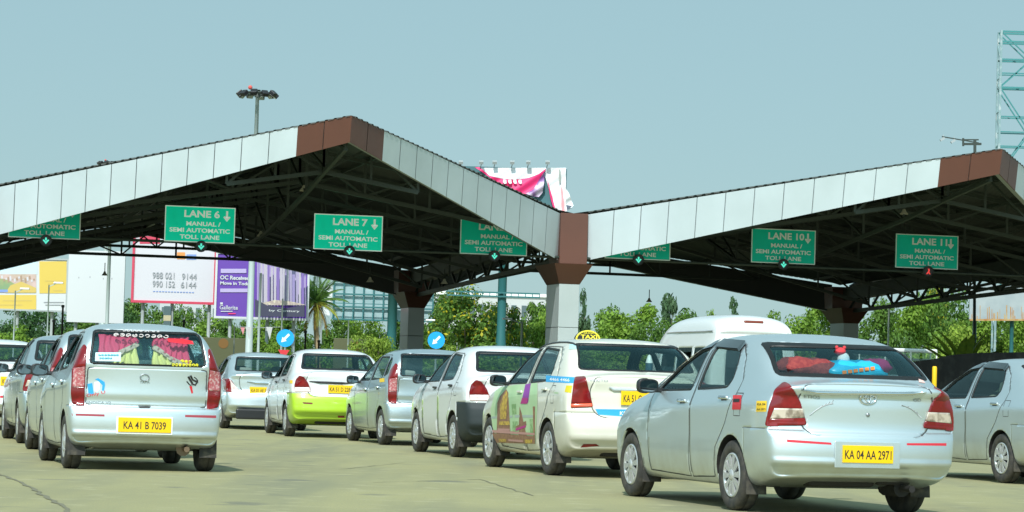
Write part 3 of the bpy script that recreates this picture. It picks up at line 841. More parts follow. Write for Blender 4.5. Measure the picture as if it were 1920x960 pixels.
    for u_, s, t0, t1 in ((U, -1, TAILL, REVL), (Um, 1, TAILR, REVR)):
        vv = Vector((-u_.y, u_.x, 0)) if s < 0 else Vector((u_.y, -u_.x, 0))
        vv = Vector((U.y*1.0, 0, 0))
        fl = lambda f: f.calc_center_median().x*s > .2 and f.calc_center_median().y < .1 and (f.normal.y < .05) and f.normal.x*s > -.3
        carve(bm, q[0], u_, fl, t0, {BODY, BUMP})
        if len(q) > 1: carve(bm, q[1], u_, fl, t1, {t0})
    # boot lid or tailgate skin
    fl = lambda f: f.normal.y < -.3
    carve(bm, rounded(p['lid'], p.get('lidr', .08)), Xx, fl, LID, {BODY, BUMP})
    bm.normal_update(); k.bm = bm
    return k
def new_car(k, Mx, name, label, group, pm, bump=None, hub='ten', mirror=None, seatm=None, hm=None, flap=True):
    p = k.p; bm = k.bm; WB, H, W = p['WB'], p['H'], p['W']
    root = thing(name, label, 'car', (0, 0, 0), 0, group); root.matrix_basis = Mx
    P_ = {}
    def part(n, b, m, par=root, sm=True):
        o = obj(n, b, m, par, False); P_.setdefault(n, []).append(o); return o
    pm = M[pm]; bp = M[bump] if bump else pm
    part('body', take(bm, {BODY}, .022), pm)
    a = k.arch.copy(); part('wheel_arch', a, M['under'])
    part('windscreen', take(bm, {GWS}, 0, -.008), M['glass']); part('rear_window', take(bm, {GRW}, 0, -.008), M['rearglass'])
    part('window_seal', take(bm, {SEAL}, .02, .001), M['seal'])
    part('boot_lid' if p['kind'] == 'sedan' else 'tailgate', take(bm, {LID}, .02), pm)
    part('bumper', take(bm, {BUMP}, .02, .002), bp)
    for t, n in ((DFL, 'door'), (DFR, 'door'), (DRL, 'door'), (DRR, 'door')):
        b = take(bm, {t}, .02); s = -1 if t in (DFL, DRL) else 1
        d = part(n, b, pm)
        yh, zh = p['handle'][0 if t in (DFL, DFR) else 1]
        h, nn, _, _ = k.bvh.ray_cast(Vector((2*s, yh, zh)), Vector((-s, 0, 0)))
        hb = bmesh.new(); box(hb, h+Vector((s*.016, 0, .004)), (.026, .19, .030), bev=.010)
        box(hb, h+Vector((s*.002, -.0, -.018)), (.012, .12, .035), mat=1)
        obj('handle', hb, [M[hm] if hm else pm, M['black']], d)
    for t in (GSF, GSR):
        b = take(bm, {t}, 0, -.008)
        for s in (-1, 1):
            c = b.copy(); bmesh.ops.delete(c, geom=[f for f in c.faces if f.calc_center_median().x*s < 0], context='FACES'); part('side_window', c, M['glass'])
        b.free()
    for tr, tv in ((TAILL, REVL), (TAILR, REVR)):
        o = part('tail_light', take(bm, {tr}, .03, .008), M['tail'])
        b = take(bm, {tv}, .03, .010)
        if len(b.faces): obj('reversing_lamp', b, M[p.get('clearm', 'clear')], o)
        else: b.free()
    # shut lines
    b = bmesh.new()
    for s in (-1, 1):
        for key in ('door_f', 'door_r'):
            q = p[key]+[p[key][0]]; ribbon(b, k, q, s)
        ribbon(b, k, [(-.28, p['bump_z']), (p['len'][0]+.16, p['bump_z'])], s, .008)
        ribbon(b, k, p['fuel']+[p['fuel'][0]], s, .007) if s == p.get('fuelside', -1) else None
    # lid outline seen from behind
    q = rounded(p['lid'], p.get('lidr', .08)); q = q+[q[0]]; prev = None
    for i, (x, z) in enumerate(q):
        aa, bb_ = q[max(i-1, 0)], q[min(i+1, len(q)-1)]; t = Vector((bb_[0]-aa[0], bb_[1]-aa[1])).normalized(); nn = Vector((-t.y, t.x))*.0045; vs = []
        for s in (-1, 1):
            h, n, _, _ = k.bvh.ray_cast(Vector((x+s*nn.x, -3, z+s*nn.y)), Vector((0, 1, 0)))
            if h is None or h.y > p['len'][0]+.45: vs = None; break
            vs.append(b.verts.new(h+Vector((0, -.003, 0))))
        if vs and prev: b.faces.new((prev[0], prev[1], vs[1], vs[0]))
        prev = vs
    part('shut_line', b, M['gap'])
    if 'visor' in p:
        for s in (-1, 1):
            for q in p['visor']:
                b = bmesh.new(); ribbon(b, k, q, s, .068, .016); part('rain_visor', b, M['visor'])
    # wheels
    if not hasattr(k, 'wm'): k.wm = {}
    R = p.get('R', .295)
    if hub not in k.wm:
        t, h, d = wheel_bm(R, hub); o1 = obj('wheel', t, M['rubber']); o2 = obj('hubcap', h, M['cap'], o1); o3 = obj('rim', d, M['dark'], o1)
        k.wm[hub] = (o1.data, o2.data, o3.data)
        for o in (o3, o2, o1): bpy.data.objects.remove(o)
    for yc in (0, WB):
        for s in (-1, 1):
            w_ = link('wheel', k.wm[hub][0], root); w_.location = (s*(W-.105), yc, R)
            w_.rotation_euler = (random.uniform(0, 6), 0, 0) if s > 0 else (random.uniform(0, 6), 0, math.pi)
            for dt, n in ((1, 'hubcap'), (2, 'rim')): c = link(n, k.wm[hub][dt], w_)
            P_.setdefault('wheel', []).append(w_)
    # underside
    b = bmesh.new(); L0, L1 = p['len']
    box(b, (0, (L0+L1)/2+.25, .29), (1.05, L1-L0-.9, .16)); box(b, (0, 0, .27), (2*W-.4, .10, .10)); box(b, (-.1, L0+.42, .30), (.6, .26, .13), bev=.04); box(b, (.35, L0+.30, .31), (.3, .08, .10), bev=.02)
    part('underbody', b, M['under'])
    b = bmesh.new(); tube(b, [(.42, .3, .24), (.43, L0+.25, .24), (.44, L0+.10, .235)], .03, 8); tube(b, [(.42, -.35, .235), (.43, L0+.28, .235)], .075, 10)
    part('exhaust', b, M['exhaust'])
    if flap:
        for yc, x0 in ((0, .33), (WB, .33)):
            for s in (-1, 1):
                b = bmesh.new(); box(b, (s*(W-.12), yc-x0, .245), (.18, .012, .19), Matrix.Rotation(RAD(-6), 3, 'X')); part('mud_flap', b, M['mudflap'])
    # door mirrors
    ym, zm = p['mirror']
    for s in (-1, 1):
        h, nn, _, _ = k.bvh.ray_cast(Vector((2*s, ym, zm-.03)), Vector((-s, 0, 0)))
        x0 = h.x; b = bmesh.new()
        bmesh.ops.create_uvsphere(b, u_segments=20, v_segments=14, radius=1)
        for v in b.verts:
            c_ = v.co; q_ = Vector([math.copysign(abs(t)**.62, t) for t in c_])
            v.co = Vector((x0+s*.125+q_.x*.098, ym+.03+max(q_.y, -.45)*.075, zm+.03+q_.z*(.070 if q_.x*s > 0 else .064)))
        box(b, (x0+s*.015, ym+.03, zm-.005), (.09, .06, .045), bev=.015)
        for f in b.faces: f.smooth = True
        mo = part('mirror', b, M[mirror] if mirror else pm)
        b = bmesh.new(); q = [Vector((x0+s*.125+.082*math.copysign(abs(math.cos(t))**.7, math.cos(t)), ym-.007, zm+.03+.052*math.copysign(abs(math.sin(t))**.7, math.sin(t)))) for t in [2*math.pi*i_/20 for i_ in range(20)]]; poly(b, q); fixn(b)
        obj('mirror_glass', b, M['mirrorglass'], mo)
    # cabin
    sm = M[seatm or 'seat']; ys = p['seat_y']
    for x in (-.36, .36): part('seat', seat_bm(.50, ys+.05, .42, .5, .60, RAD(14), x), sm)
    part('rear_seat', seat_bm(1.22, p['rseat_y'], .44, .48, p.get('rseat_h', .56), RAD(18), 0, 2, .27), sm)
    b = bmesh.new(); box(b, (0, WB-.62, .80), (1.25, .42, .26), Matrix.Rotation(RAD(10), 3, 'X'), bev=.06); part('dashboard', b, M['seatdark'])
    b = bmesh.new()
    for i in range(20):
        a0, a1 = 2*math.pi*i/20, 2*math.pi*(i+1)/20; f = lambda a: Vector((.36+.18*math.cos(a), WB-.92+.06*math.sin(a), .93+.17*math.sin(a)))
        bar(b, f(a0), f(a1), .028)
    part('steering_wheel', b, M['black'])
    if p['kind'] == 'sedan':
        b = bmesh.new(); y0, z0 = p['shelf']; poly(b, [(-.56, y0, z0), (.56, y0, z0), (.60, y0+.52, z0), (-.60, y0+.52, z0)]); part('parcel_shelf', b, sm)
    c = Car(k, root); c.parts = P_; c.paint = pm; return c
def clone(c, Mx, label, group=None, swap=None, name=None):
    """a copy of a car and of every part, repainted through object-level material slots"""
    r = copy_tree(c.root); r.matrix_basis = Mx; r['label'] = label
    if group: r['group'] = group
    def walk(o):
        if o.type == 'MESH':
            for sl_ in o.material_slots:
                n = sl_.material.name if sl_.material else None
                for a, b in (swap or {}).items():
                    if n == M[a].name: sl_.link = 'OBJECT'; sl_.material = M[b]
        for ch in o.children: walk(ch)
    walk(r); return Car(c.k, r)
def plate(car, px, py, txt, w=.50, h=.115, surround=None, bm_off=.012, w_txt=.90, tilt=0):
    hh, n = car.hit(px, py, 0)
    if surround:
        b = bmesh.new(); box(b, hh+Vector((0, -.004, -.005)), (w+surround[0], .012, h+surround[1]), bev=.004); obj('plate_holder', b, M[surround[2]] if len(surround) > 2 else M['white'], car.root)
    b = bmesh.new(); box(b, hh+Vector((0, -bm_off-.004, 0)), (w, .01, h), bev=.003); o = obj('number_plate', b, M['plate'], car.root)
    b = bmesh.new(); text(b, txt, hh+Vector((0, -bm_off-.0105, -h*.29)), (1, 0, 0), (0, 0, 1), h=h*.52, w=w*w_txt, bold=.012); obj('lettering', b, M['ink'], o)
    return o
# ================================================================== the cars
# station: (y, zb, w, zs, ws, yr, zr, wr, yc, zc), tail to nose, origin under the rear axle, +y is forward
ETIOS = dict(kind='sedan', WB=2.55, W=.868, H=1.52, zb=.20, len=(-.935, 3.33), lv=3,
    st=[(-.85, .33, .800, 1.02, .725, -.86, 1.075, .57, -.865, 1.105),
        (-.76, .31, .832, 1.03, .760, -.74, 1.09, .60, -.74, 1.125),
        (-.55, .26, .848, 1.035, .780, -.66, 1.115, .645, -.66, 1.15),
        (-.32, .22, .848, 1.04, .790, -.42, 1.27, .675, -.44, 1.315),
        (-.06, .20, .848, 1.035, .795, -.16, 1.41, .655, -.13, 1.47),
        (.25, .20, .848, 1.025, .80, .20, 1.465, .63, .20, 1.515),
        (.75, .20, .848, 1.0, .80, .72, 1.475, .61, .75, 1.525),
        (1.25, .20, .848, .98, .80, 1.26, 1.445, .60, 1.40, 1.495),
        (1.72, .20, .848, .965, .80, 1.70, 1.26, .655, 1.80, 1.31),
        (2.14, .20, .848, .95, .80, 2.12, 1.02, .71, 2.26, 1.03),
        (2.62, .20, .845, .89, .79, 2.62, .93, .58, 2.66, .965),
        (3.05, .20, .80, .78, .72, 3.08, .83, .52, 3.12, .85),
        (3.20, .22, .74, .70, .62, 3.24, .72, .45, 3.27, .74)],
    tail=[(.30, -.89), (.45, -.935), (.60, -.935), (.70, -.895), (.85, -.885), (1.0, -.895), (1.1, -.885)], nose=[(.2, 3.26), (.4, 3.33), (.6, 3.32), (.8, 3.22)],
    step=[(.36, .045), (.405, .03), (.43, -.012), (.455, -.012), (.48, 0), (.655, -.004), (.675, .0), (.69, .032), (.76, .03), (.90, .016), (.985, .018), (1.015, -.012), (1.05, -.014), (1.075, 0)],
    door_f=[(2.02, .27), (1.02, .25), (.98, .62), (.97, 1.405), (1.30, 1.40), (1.62, 1.27), (2.02, 1.00), (2.05, .62)],
    door_r=[(.965, .25), (.42, .27), (.36, .52), (.14, .72), (-.06, .98), (-.10, 1.10), (.02, 1.30), (.20, 1.395), (.955, 1.41), (.965, .62)],
    win_f=[(1.96, .985), (1.06, 1.00), (1.03, 1.395), (1.30, 1.375), (1.60, 1.25)],
    win_r=[(.93, 1.005), (.20, 1.03), (.12, 1.11), (.15, 1.28), (.23, 1.37), (.92, 1.405)],
    visor=[[(2.02, 1.01), (1.62, 1.26), (1.31, 1.39), (1.02, 1.415)], [(.97, 1.42), (.30, 1.398), (.21, 1.37)]],
    rear=[(-.62, 1.43), (.62, 1.43), (.70, 1.14), (-.70, 1.14)], rw_min=1.08, wind=[(-.55, 1.435), (.55, 1.435), (.72, 1.03), (-.72, 1.03)], frit=.032,
    bump_z=.705, lid=[(-.555, 1.085), (.555, 1.085), (.61, .95), (.57, .73), (.48, .665), (-.48, .665), (-.57, .73), (-.61, .95)], lidr=.05,
    lamp=[(1470, 716), (1482, 722), (1500, 752), (1513, 797), (1435, 799), (1441, 764), (1453, 731)], lamp_clear=[(1452, 765), (1505, 766), (1510, 783), (1444, 785)],
    handle=((1.17, .905), (.17, .945)), fuel=[(-.22, .99), (-.08, .99), (-.08, .80), (-.22, .80)], mirror=(1.83, 1.00), seat_y=1.20, rseat_y=.42, shelf=(-.60, 1.09), R=.298)
INDICA = dict(kind='hatch', WB=2.40, W=.802, H=1.535, zb=.19, len=(-.57, 3.12), lv=3, arch=.325,
    st=[(-.48, .30, .80, 1.045, .76, -.52, 1.075, .69, -.545, 1.085),
        (-.44, .28, .822, 1.05, .77, -.49, 1.21, .66, -.51, 1.235),
        (-.34, .25, .832, 1.04, .775, -.40, 1.385, .625, -.425, 1.41),
        (-.18, .21, .832, 1.03, .78, -.21, 1.45, .605, -.26, 1.49),
        (.12, .20, .832, 1.01, .785, .12, 1.465, .595, .12, 1.51),
        (.60, .19, .832, .985, .79, .60, 1.46, .59, .60, 1.51),
        (1.12, .19, .832, .965, .79, 1.14, 1.42, .58, 1.28, 1.475),
        (1.58, .19, .832, .95, .79, 1.56, 1.24, .64, 1.68, 1.29),
        (1.98, .19, .832, .935, .79, 1.98, 1.00, .70, 2.12, 1.01),
        (2.45, .19, .83, .875, .775, 2.45, .915, .57, 2.50, .945),
        (2.85, .20, .79, .77, .71, 2.88, .81, .50, 2.93, .83),
        (3.0, .22, .73, .69, .61, 3.04, .71, .43, 3.07, .73)],
    tail=[(.27, -.53), (.42, -.57), (.58, -.565), (.66, -.53), (.85, -.525), (1.1, -.535)], nose=[(.2, 3.05), (.4, 3.12), (.6, 3.11), (.8, 3.02)], cd=.08,
    step=[(.31, .04), (.345, .035), (.365, -.014), (.39, -.014), (.415, 0), (.625, -.004), (.65, 0), (.665, .03), (.70, .028), (.735, .028), (.755, .004), (.80, 0), (1.05, 0)],
    door_f=[(1.90, .25), (.98, .24), (.95, .62), (.93, 1.42), (1.20, 1.41), (1.50, 1.26), (1.90, .995), (1.92, .62)],
    door_r=[(.93, .24), (.40, .26), (.34, .50), (.14, .68), (.02, .95), (-.02, 1.10), (.02, 1.35), (.10, 1.42), (.92, 1.425), (.93, .62)],
    win_f=[(1.84, .995), (1.00, 1.005), (.97, 1.40), (1.20, 1.375), (1.48, 1.25)],
    win_r=[(.90, 1.01), (.10, 1.04), (.06, 1.11), (.10, 1.34), (.18, 1.40), (.90, 1.405)], win_q=[(.02, 1.07), (-.24, 1.12), (-.18, 1.32), (-.06, 1.38), (.05, 1.385)],
    rear=[(-.555, 1.45), (.555, 1.45), (.61, 1.085), (-.61, 1.085)], rw_min=1.05, wind=[(-.54, 1.44), (.54, 1.44), (.69, 1.02), (-.69, 1.02)], frit=.02,
    bump_z=.66, lid=[(-.615, 1.055), (.615, 1.055), (.62, .672), (-.62, .672)], lidr=.03,
    lamp=[(158, 645), (163, 650), (160, 690), (158, 762), (135, 757), (133, 735), (136, 690), (145, 664)], lamp_clear=[(139, 690), (159, 687), (158, 726), (136, 726)], clearm='pinkclear',
    handle=((1.08, .86), (.18, .90)), fuel=[(-.10, .92), (.02, .92), (.02, .80), (-.10, .80)], fuelside=1, mirror=(1.66, .985), seat_y=1.08, rseat_y=.36, R=.285)
M['pinkclear'] = mat('tail_lamp_pinkish', (.48, .12, .14), .15, .1, 1.0, noise=(40, (.66, .42, .42), .48, .62))
def pw(tab, x):
    """piecewise linear map, straight on beyond both ends"""
    n = len(tab)
    for i in range(n-1):
        if x <= tab[i+1][0] or i == n-2:
            (a, u), (b, v) = tab[i], tab[i+1]; return u+(v-u)*(x-a)/(b-a)
def remap(base, fy, fz, wx, **over):
    p = dict(base); p['st'] = [(pw(fy, s[0]), s[1], s[2]*wx, pw(fz, s[3]), s[4]*wx, pw(fy, s[5]), pw(fz, s[6]), s[7]*wx, pw(fy, s[8]), pw(fz, s[9])) for s in base['st']]
    for k in ('door_f', 'door_r', 'win_f', 'win_r', 'win_q', 'fuel'):
        if k in p: p[k] = [(pw(fy, y), pw(fz, z)) for y, z in base[k]]
    for k in ('rear', 'wind', 'lid'): p[k] = [(x*wx, pw(fz, z)) for x, z in base[k]]
    p['tail'] = [(pw(fz, z), pw(fy, y)) for z, y in base['tail']]; p['nose'] = [(pw(fz, z), pw(fy, y)) for z, y in base['nose']]
    p['step'] = [(pw(fz, z), d) for z, d in base['step']]
    p['handle'] = tuple((pw(fy, y), pw(fz, z)) for y, z in base['handle']); p['mirror'] = (pw(fy, base['mirror'][0]), pw(fz, base['mirror'][1]))
    p['shelf'] = (pw(fy, base['shelf'][0]), pw(fz, base['shelf'][1])); p['rw_min'] = pw(fz, base['rw_min']); p['bump_z'] = pw(fz, base['bump_z'])
    p['seat_y'] = pw(fy, base['seat_y']); p['rseat_y'] = pw(fy, base['rseat_y'])
    for k in ('visor', 'lamp_clear'): p.pop(k, None)
    p.update(over); return p
ZID = [(.2, .2), (.7, .7)]
LOGAN = remap(ETIOS, [(-.935, -.90), (-.66, -.60), (-.13, -.20), (1.40, 1.40), (2.26, 2.30), (3.33, 3.40)], [(.2, .2), (.7, .71), (1.0, 1.02), (1.14, 1.185), (1.435, 1.49), (1.525, 1.56)], 1.02,
    WB=2.63, W=.885, H=1.565, len=(-.90, 3.40), lv=2, lamp=[(1078, 707), (1098, 706), (1106, 738), (1112, 763), (1070, 765), (1073, 738)], lampr=.02, lamp_clear=[(1070, 757), (1110, 756), (1111, 762), (1070, 764)], clearm='tailamber',
    rear=[(-.60, 1.50), (.60, 1.50), (.69, 1.19), (-.69, 1.19)], frit=.02, arch=.355, R=.305)
DZIRE = remap(ETIOS, [(-.935, -.93), (-.66, -.63), (-.13, -.16), (1.40, 1.33), (2.26, 2.12), (3.33, 3.20)], [(.2, .2), (.7, .745), (1.0, 1.02), (1.14, 1.165), (1.435, 1.455), (1.525, 1.54)], 1.0,
    WB=2.39, W=.855, H=1.54, len=(-.93, 3.20), lv=2, lamp=[(562, 704), (570, 707), (578, 718), (584, 735), (553, 735), (552, 722), (555, 711)], lamp_clear=[(553, 726), (580, 726), (584, 735), (553, 735)], clearm='dzclear', lampr=.02,
    rear=[(-.575, 1.45), (.575, 1.45), (.67, 1.165), (-.67, 1.165)], frit=.03, R=.29)
SUNNY = remap(ETIOS, [(-.935, -.98), (-.66, -.74), (-.13, -.22), (1.40, 1.42), (2.26, 2.30), (3.33, 3.45)], [(.2, .2), (.7, .72), (1.0, 1.0), (1.14, 1.11), (1.435, 1.40), (1.525, 1.495)], 1.0,
    WB=2.60, W=.85, H=1.495, len=(-.98, 3.45), lv=2, lamp=[(417, 710), (430, 710), (440, 722), (452, 736), (421, 734), (419, 722)], lamp_clear=[(432, 713), (440, 722), (452, 736), (434, 735)], clearm='dzclear', lampr=.015,
    rear=[(-.58, 1.40), (.58, 1.40), (.68, 1.115), (-.68, 1.115)], frit=.02, R=.295)
QG = 'cars queuing for the toll lanes'
M_ETIOS = place(1384, 957, 17, -.77)
kE = build_kind(ETIOS, M_ETIOS)
etios = new_car(kE, M_ETIOS, 'sedan', 'silver sedan in the foreground with red cushion and blue bag behind its rear window', QG, 'silver', hub='ten', seatm='seatbeige', hm='chrome', mirror='black')
for o_ in etios.parts['exhaust']: o_.data.materials[0] = M['under']
# plain copies first, so that the stickers below stay with the one car that has them
clone(etios, place(1886, 906, 16, -.77), 'silver sedan cut off by the right edge, behind the foreground silver sedan')
white_l = clone(etios, place(-96, 803, 15, -.77), 'white sedan cut off by the left edge, half of its yellow plate showing', swap={'silver': 'whitep'})
clone(etios, place(41, 831, 14.5, -.77), 'grey sedan at left, third in the lane of the curtained hatchback', swap={'silver': 'silver2'})
clone(etios, place(1632, 822, 15, -.77), 'pale car whose roof just shows between the two silver sedans at right', swap={'silver': 'silver2'})
M_IND = place(129, 878, 15, -.715)
kI = build_kind(INDICA, M_IND)
indica = new_car(kI, M_IND, 'hatchback', 'silver hatchback at left with red curtains behind its rear window and a decal-covered tailgate', QG, 'silver', hub='plain', mirror='black')
indica2 = clone(indica, place(719, 834, 15, -.715), 'silver hatchback in the middle, ahead of the white sedan with the dark bumper', swap={'silver': 'silver2'})
clone(indica, place(58, 842, 14.5, -.715, 2.40), 'silver hatchback directly ahead of the curtained hatchback in the left lane')
clone(indica, place(258, 796, 15, -.715), 'grey car far ahead whose roof shows left of the small-lipped silver sedan', swap={'silver': 'silver2'})
M_LOG = place(1036, 891, 15, -.79)
kL = build_kind(LOGAN, M_LOG)
logan = new_car(kL, M_LOG, 'sedan', 'cream white taxi with roof sign, green picture on its doors and blue stripes', QG, 'cream', hub='nine', mirror='black')
M_DZ = place(541, 818, 12.5, -.755)
kD = build_kind(DZIRE, M_DZ)
dzire = new_car(kD, M_DZ, 'sedan', 'white sedan with lime green rear bumper', QG, 'whitep', 'lime', hub='plain', mirror='black', hm='black')
dzire2 = clone(dzire, place(857, 857, 14, -.755), 'white sedan with a dark grey rear bumper, left of the taxi', swap={'lime': 'charcoal'})
M_SUN = place(420, 803, 13, -.75)
kS = build_kind(SUNNY, M_SUN)
sunny = new_car(kS, M_SUN, 'sedan', 'silver sedan with a spoiler lip, between the curtained hatchback and the lime bumpered sedan', QG, 'silver', hub='nine')
# ------------------------------------------------------------------ foreground silver sedan
M['stickred'] = mat('red_sticker', (.62, .02, .03), .4); M['stickblue'] = mat('sky_blue_sticker', (.03, .36, .72), .4)
M['badge'] = mat('grey_badge', (.30, .32, .33), .3, .6); M['faint'] = mat('faint_decal', (.40, .42, .43), .5, .2)
plate(etios, 1626, 852, 'KA 04 AA 2971', w=.452, h=.142, surround=(.13, .075, 'silver'), w_txt=.92)
decal(etios, [(1475, 824), (1558, 830), (1559, 834), (1476, 829)], 'reflector_strip', M['redtape'])
decal(etios, [(1700, 831), (1774, 831), (1774, 836), (1700, 835)], 'reflector_strip', M['redtape'])
def garnish(car, pts, name, mt, r):
    b = bmesh.new(); tube(b, [car.hit(x, y, r*.5)[0] for x, y in pts], [r*.3]+[r]*(len(pts)-2)+[r*.3], 8); return obj(name, b, mt, car.root)
garnish(etios, [(1501, 731), (1530, 735), (1560, 736.5), (1600, 737), (1640, 737.5), (1680, 738), (1710, 738), (1736, 736)], 'lid_garnish', M['chrome'], .017)
def emblem(car, px, py, rx, rz, name='emblem', inner=True, mt='chrome'):
    h, n = car.hit(px, py, .012); b = bmesh.new()
    def ring(cx, cz, ax, az, r):
        P_ = [h+Vector((cx+ax*math.cos(t), 0, cz+az*math.sin(t))) for t in [2*math.pi*i/24 for i in range(25)]]
        tube(b, P_, r, 6, cap=False)
    ring(0, 0, rx, rz, rx*.13)
    if inner:
        ring(0, rz*.05, rx*.32, rz*.80, rx*.10); ring(0, rz*.42, rx*.72, rz*.36, rx*.10)
    return obj(name, b, M[mt], car.root)
emblem(etios, 1627, 745, .072, .050)
h, n = etios.hit(1627, 778, .004); b = bmesh.new(); lathe(b, [(.017, 0), (.015, .006), (.001, .006)], Matrix.Translation(h) @ Matrix.Rotation(RAD(-90), 4, 'Z') , 14); fixn(b); obj('lid_lock', b, M['badge'], etios.root)
decal_text(etios, 'ETIOS', (1507, 746), (1537, 748), 6, 'lettering', M['badge']); decal_text(etios, 'GD', (1712, 753), (1727, 753), 6, 'lettering', M['badge'])
for x0, y0, x1, y1 in ((1518, 779, 1562, 757), (1690, 760, 1727, 784)):      # pale feather-like decals on the lid
    b = bmesh.new(); P_ = [etios.hit(lerp(x0, x1, t), lerp(y0, y1, t)-5*math.sin(t*3.1), .003)[0] for t in (0, .25, .5, .75, 1)]; tube(b, P_, .004, 5)
    for t in (.45, .6, .75, .9):
        c = etios.hit(lerp(x0, x1, t), lerp(y0, y1, t)-5*math.sin(t*3.1), .003)[0]; d = etios.hit(lerp(x0, x1, t)+(5 if x0 < 1600 else -5), lerp(y0, y1, t)-9, .003)[0]; tube(b, [c, d], .003, 5)
    obj('feather_decal', b, M['faint'], etios.root)
f = decal(etios, [(1375, 741), (1391, 741), (1389, 768), (1373, 768)], 'fuel_sticker', M['stickred'])
decal(etios, [(1376, 748), (1388, 748), (1387, 754), (1375, 754)], 'sticker_band', M['ink'], off=.005)
y_ = decal(etios, [(1419, 752), (1438, 752), (1437, 772), (1418, 772)], 'yellow_sticker', M['yellowst'])
decal_text(etios, 'KA 04', (1421, 760), (1436, 760), 4, 'lettering', M['ink'], off=.006); decal_text(etios, 'AA 2971', (1420, 769), (1436, 769), 3.5, 'lettering', M['ink'], off=.006)
# scrape on the bumper corner
decal(etios, [(1441, 878), (1452, 875), (1470, 876), (1472, 881), (1462, 889), (1448, 889), (1443, 884)], 'bumper_scrape', mat('scraped_paint', (.22, .24, .22), .7, noise=(30, (.4, .42, .4), .45, .6)), off=.0015)
decal(etios, [(1722, 711), (1731, 714), (1735, 719), (1723, 717)], 'window_sticker', mat('pink_white_sticker', (.8, .55, .5), .5), off=.004)
def local_thing(car, name, label, cat, loc, rz=0, group=None):
    t = thing(name, label, cat, (0, 0, 0), 0, group); t.matrix_basis = car.M @ Matrix.Translation(loc) @ Matrix.Rotation(rz, 4, 'Z'); return t
def pillow(name, label, cat, car, loc, size, m, rz=0, ry=0):
    b = bmesh.new(); bmesh.ops.create_cube(b, size=1)
    bmesh.ops.subdivide_edges(b, edges=b.edges[:], cuts=7, use_grid_fill=True)
    for v in b.verts:
        x, y, z = v.co*2; e = (1-abs(x)**4)*(1-abs(y)**4)
        v.co = Vector((x*size[0]/2*(1-.06*(1-abs(y))), y*size[1]/2, z*size[2]/2*(.12+.88*max(0, e)**.5)+.012*math.sin(7*x+3*y)))
    o = obj(name, b, m, None, True); o.matrix_basis = car.M @ Matrix.Translation(loc) @ Matrix.Rotation(rz, 4, 'Z') @ Matrix.Rotation(ry, 4, 'Y'); return tag(o, label, cat)
pillow('cushion', 'dark red cushion lying on the parcel shelf of the foreground silver sedan', 'cushion', etios, (-.33, -.36, 1.20), (.52, .34, .20), mat('red_cushion', (.30, .05, .045), .9, noise=(30, (.22, .03, .035), .4, .6)), RAD(4), RAD(3))
bag = pillow('bag', 'sky blue plastic bag lying beside the red cushion in the silver sedan', 'bag', etios, (.07, -.38, 1.19), (.52, .34, .20), mat('blue_bag', (.02, .42, .66), .35), RAD(-3))
b = bmesh.new()
for i in range(6): box(b, (-.13+i*.05, -.176, .0+.008*i), (.036, .004, .028), Matrix.Rotation(RAD(-8), 3, 'Y'))
obj('orange_print', b, mat('orange_print', (.85, .25, .05), .5), bag)
t = local_thing(etios, 'soft_toy', 'small white soft toy with red head on top of the blue bag', 'toy', (.02, -.30, 1.27))
b = bmesh.new(); bmesh.ops.create_uvsphere(b, u_segments=14, v_segments=10, radius=.055, matrix=Matrix.Translation((.01, 0, .03)) @ Matrix.Diagonal((1.0, .8, 1.1, 1))); obj('torso', b, mat('white_plush', (.75, .73, .7), .9), t, True)
b = bmesh.new(); bmesh.ops.create_uvsphere(b, u_segments=14, v_segments=10, radius=.040, matrix=Matrix.Translation((-.02, 0, .095)) @ Matrix.Diagonal((1.2, .9, .9, 1)))
for s in (-1, 1): bmesh.ops.create_uvsphere(b, u_segments=8, v_segments=6, radius=.016, matrix=Matrix.Translation((-.02+s*.035, 0, .13)))
obj('head', b, mat('red_plush', (.65, .05, .06), .9), t, True)
pillow('cushion', 'small purple cushion at the right of the rear shelf in the silver sedan', 'cushion', etios, (.36, -.22, 1.25), (.26, .14, .12), mat('purple_cushion', (.30, .02, .12), .9))
b = bmesh.new()
for i in range(9): bmesh.ops.create_icosphere(b, subdivisions=1, radius=.018, matrix=etios.M @ Matrix.Translation((.28+i*.035, -.52+.01*(i % 3), 1.105)))
tag(obj('flower_garland', b, mat('garland_white', (.8, .78, .7), .8)), 'string of small white flowers along the rear shelf of the silver sedan', 'garland')
# ------------------------------------------------------------------ curtained hatchback
plate(indica, 271, 797, 'KA 41 B 7039', w=.545, h=.150, surround=(.035, .03), w_txt=.80)
decal(indica, [(126, 775), (196, 777), (196, 781), (127, 779)], 'reflector_strip', mat('dull_red_tape', (.36, .05, .07), .4)); decal(indica, [(347, 778), (405, 779), (405, 784), (347, 782)], 'reflector_strip', bpy.data.materials['dull_red_tape'])
decal(indica, [(164, 720), (173, 718), (176, 739), (166, 740)], 'blue_sticker', M['stickblue']); decal(indica, [(178, 711), (184, 709), (196, 716), (197, 722), (195, 733), (191, 732), (192, 722), (184, 714)], 'blue_sticker', M['stickblue'])
decal(indica, [(177, 716), (185, 715), (188, 719), (187, 730), (182, 735), (177, 733)], 'white_hand_sticker', M['white'], off=.004)
decal_text(indica, 'Only U', (163, 746), (198, 739), 7, 'lettering', mat('red_script', (.65, .05, .08), .5))
decal_text(indica, 'INDICA V2', (164, 757), (208, 758), 5, 'lettering', M['badge'])
emblem(indica, 271, 708, .045, .034, inner=False, mt='badge'); decal_text(indica, 'TATA', (262, 719), (281, 719), 4, 'lettering', M['badge'])
b = bmesh.new()     # black swirl decal with a red tail
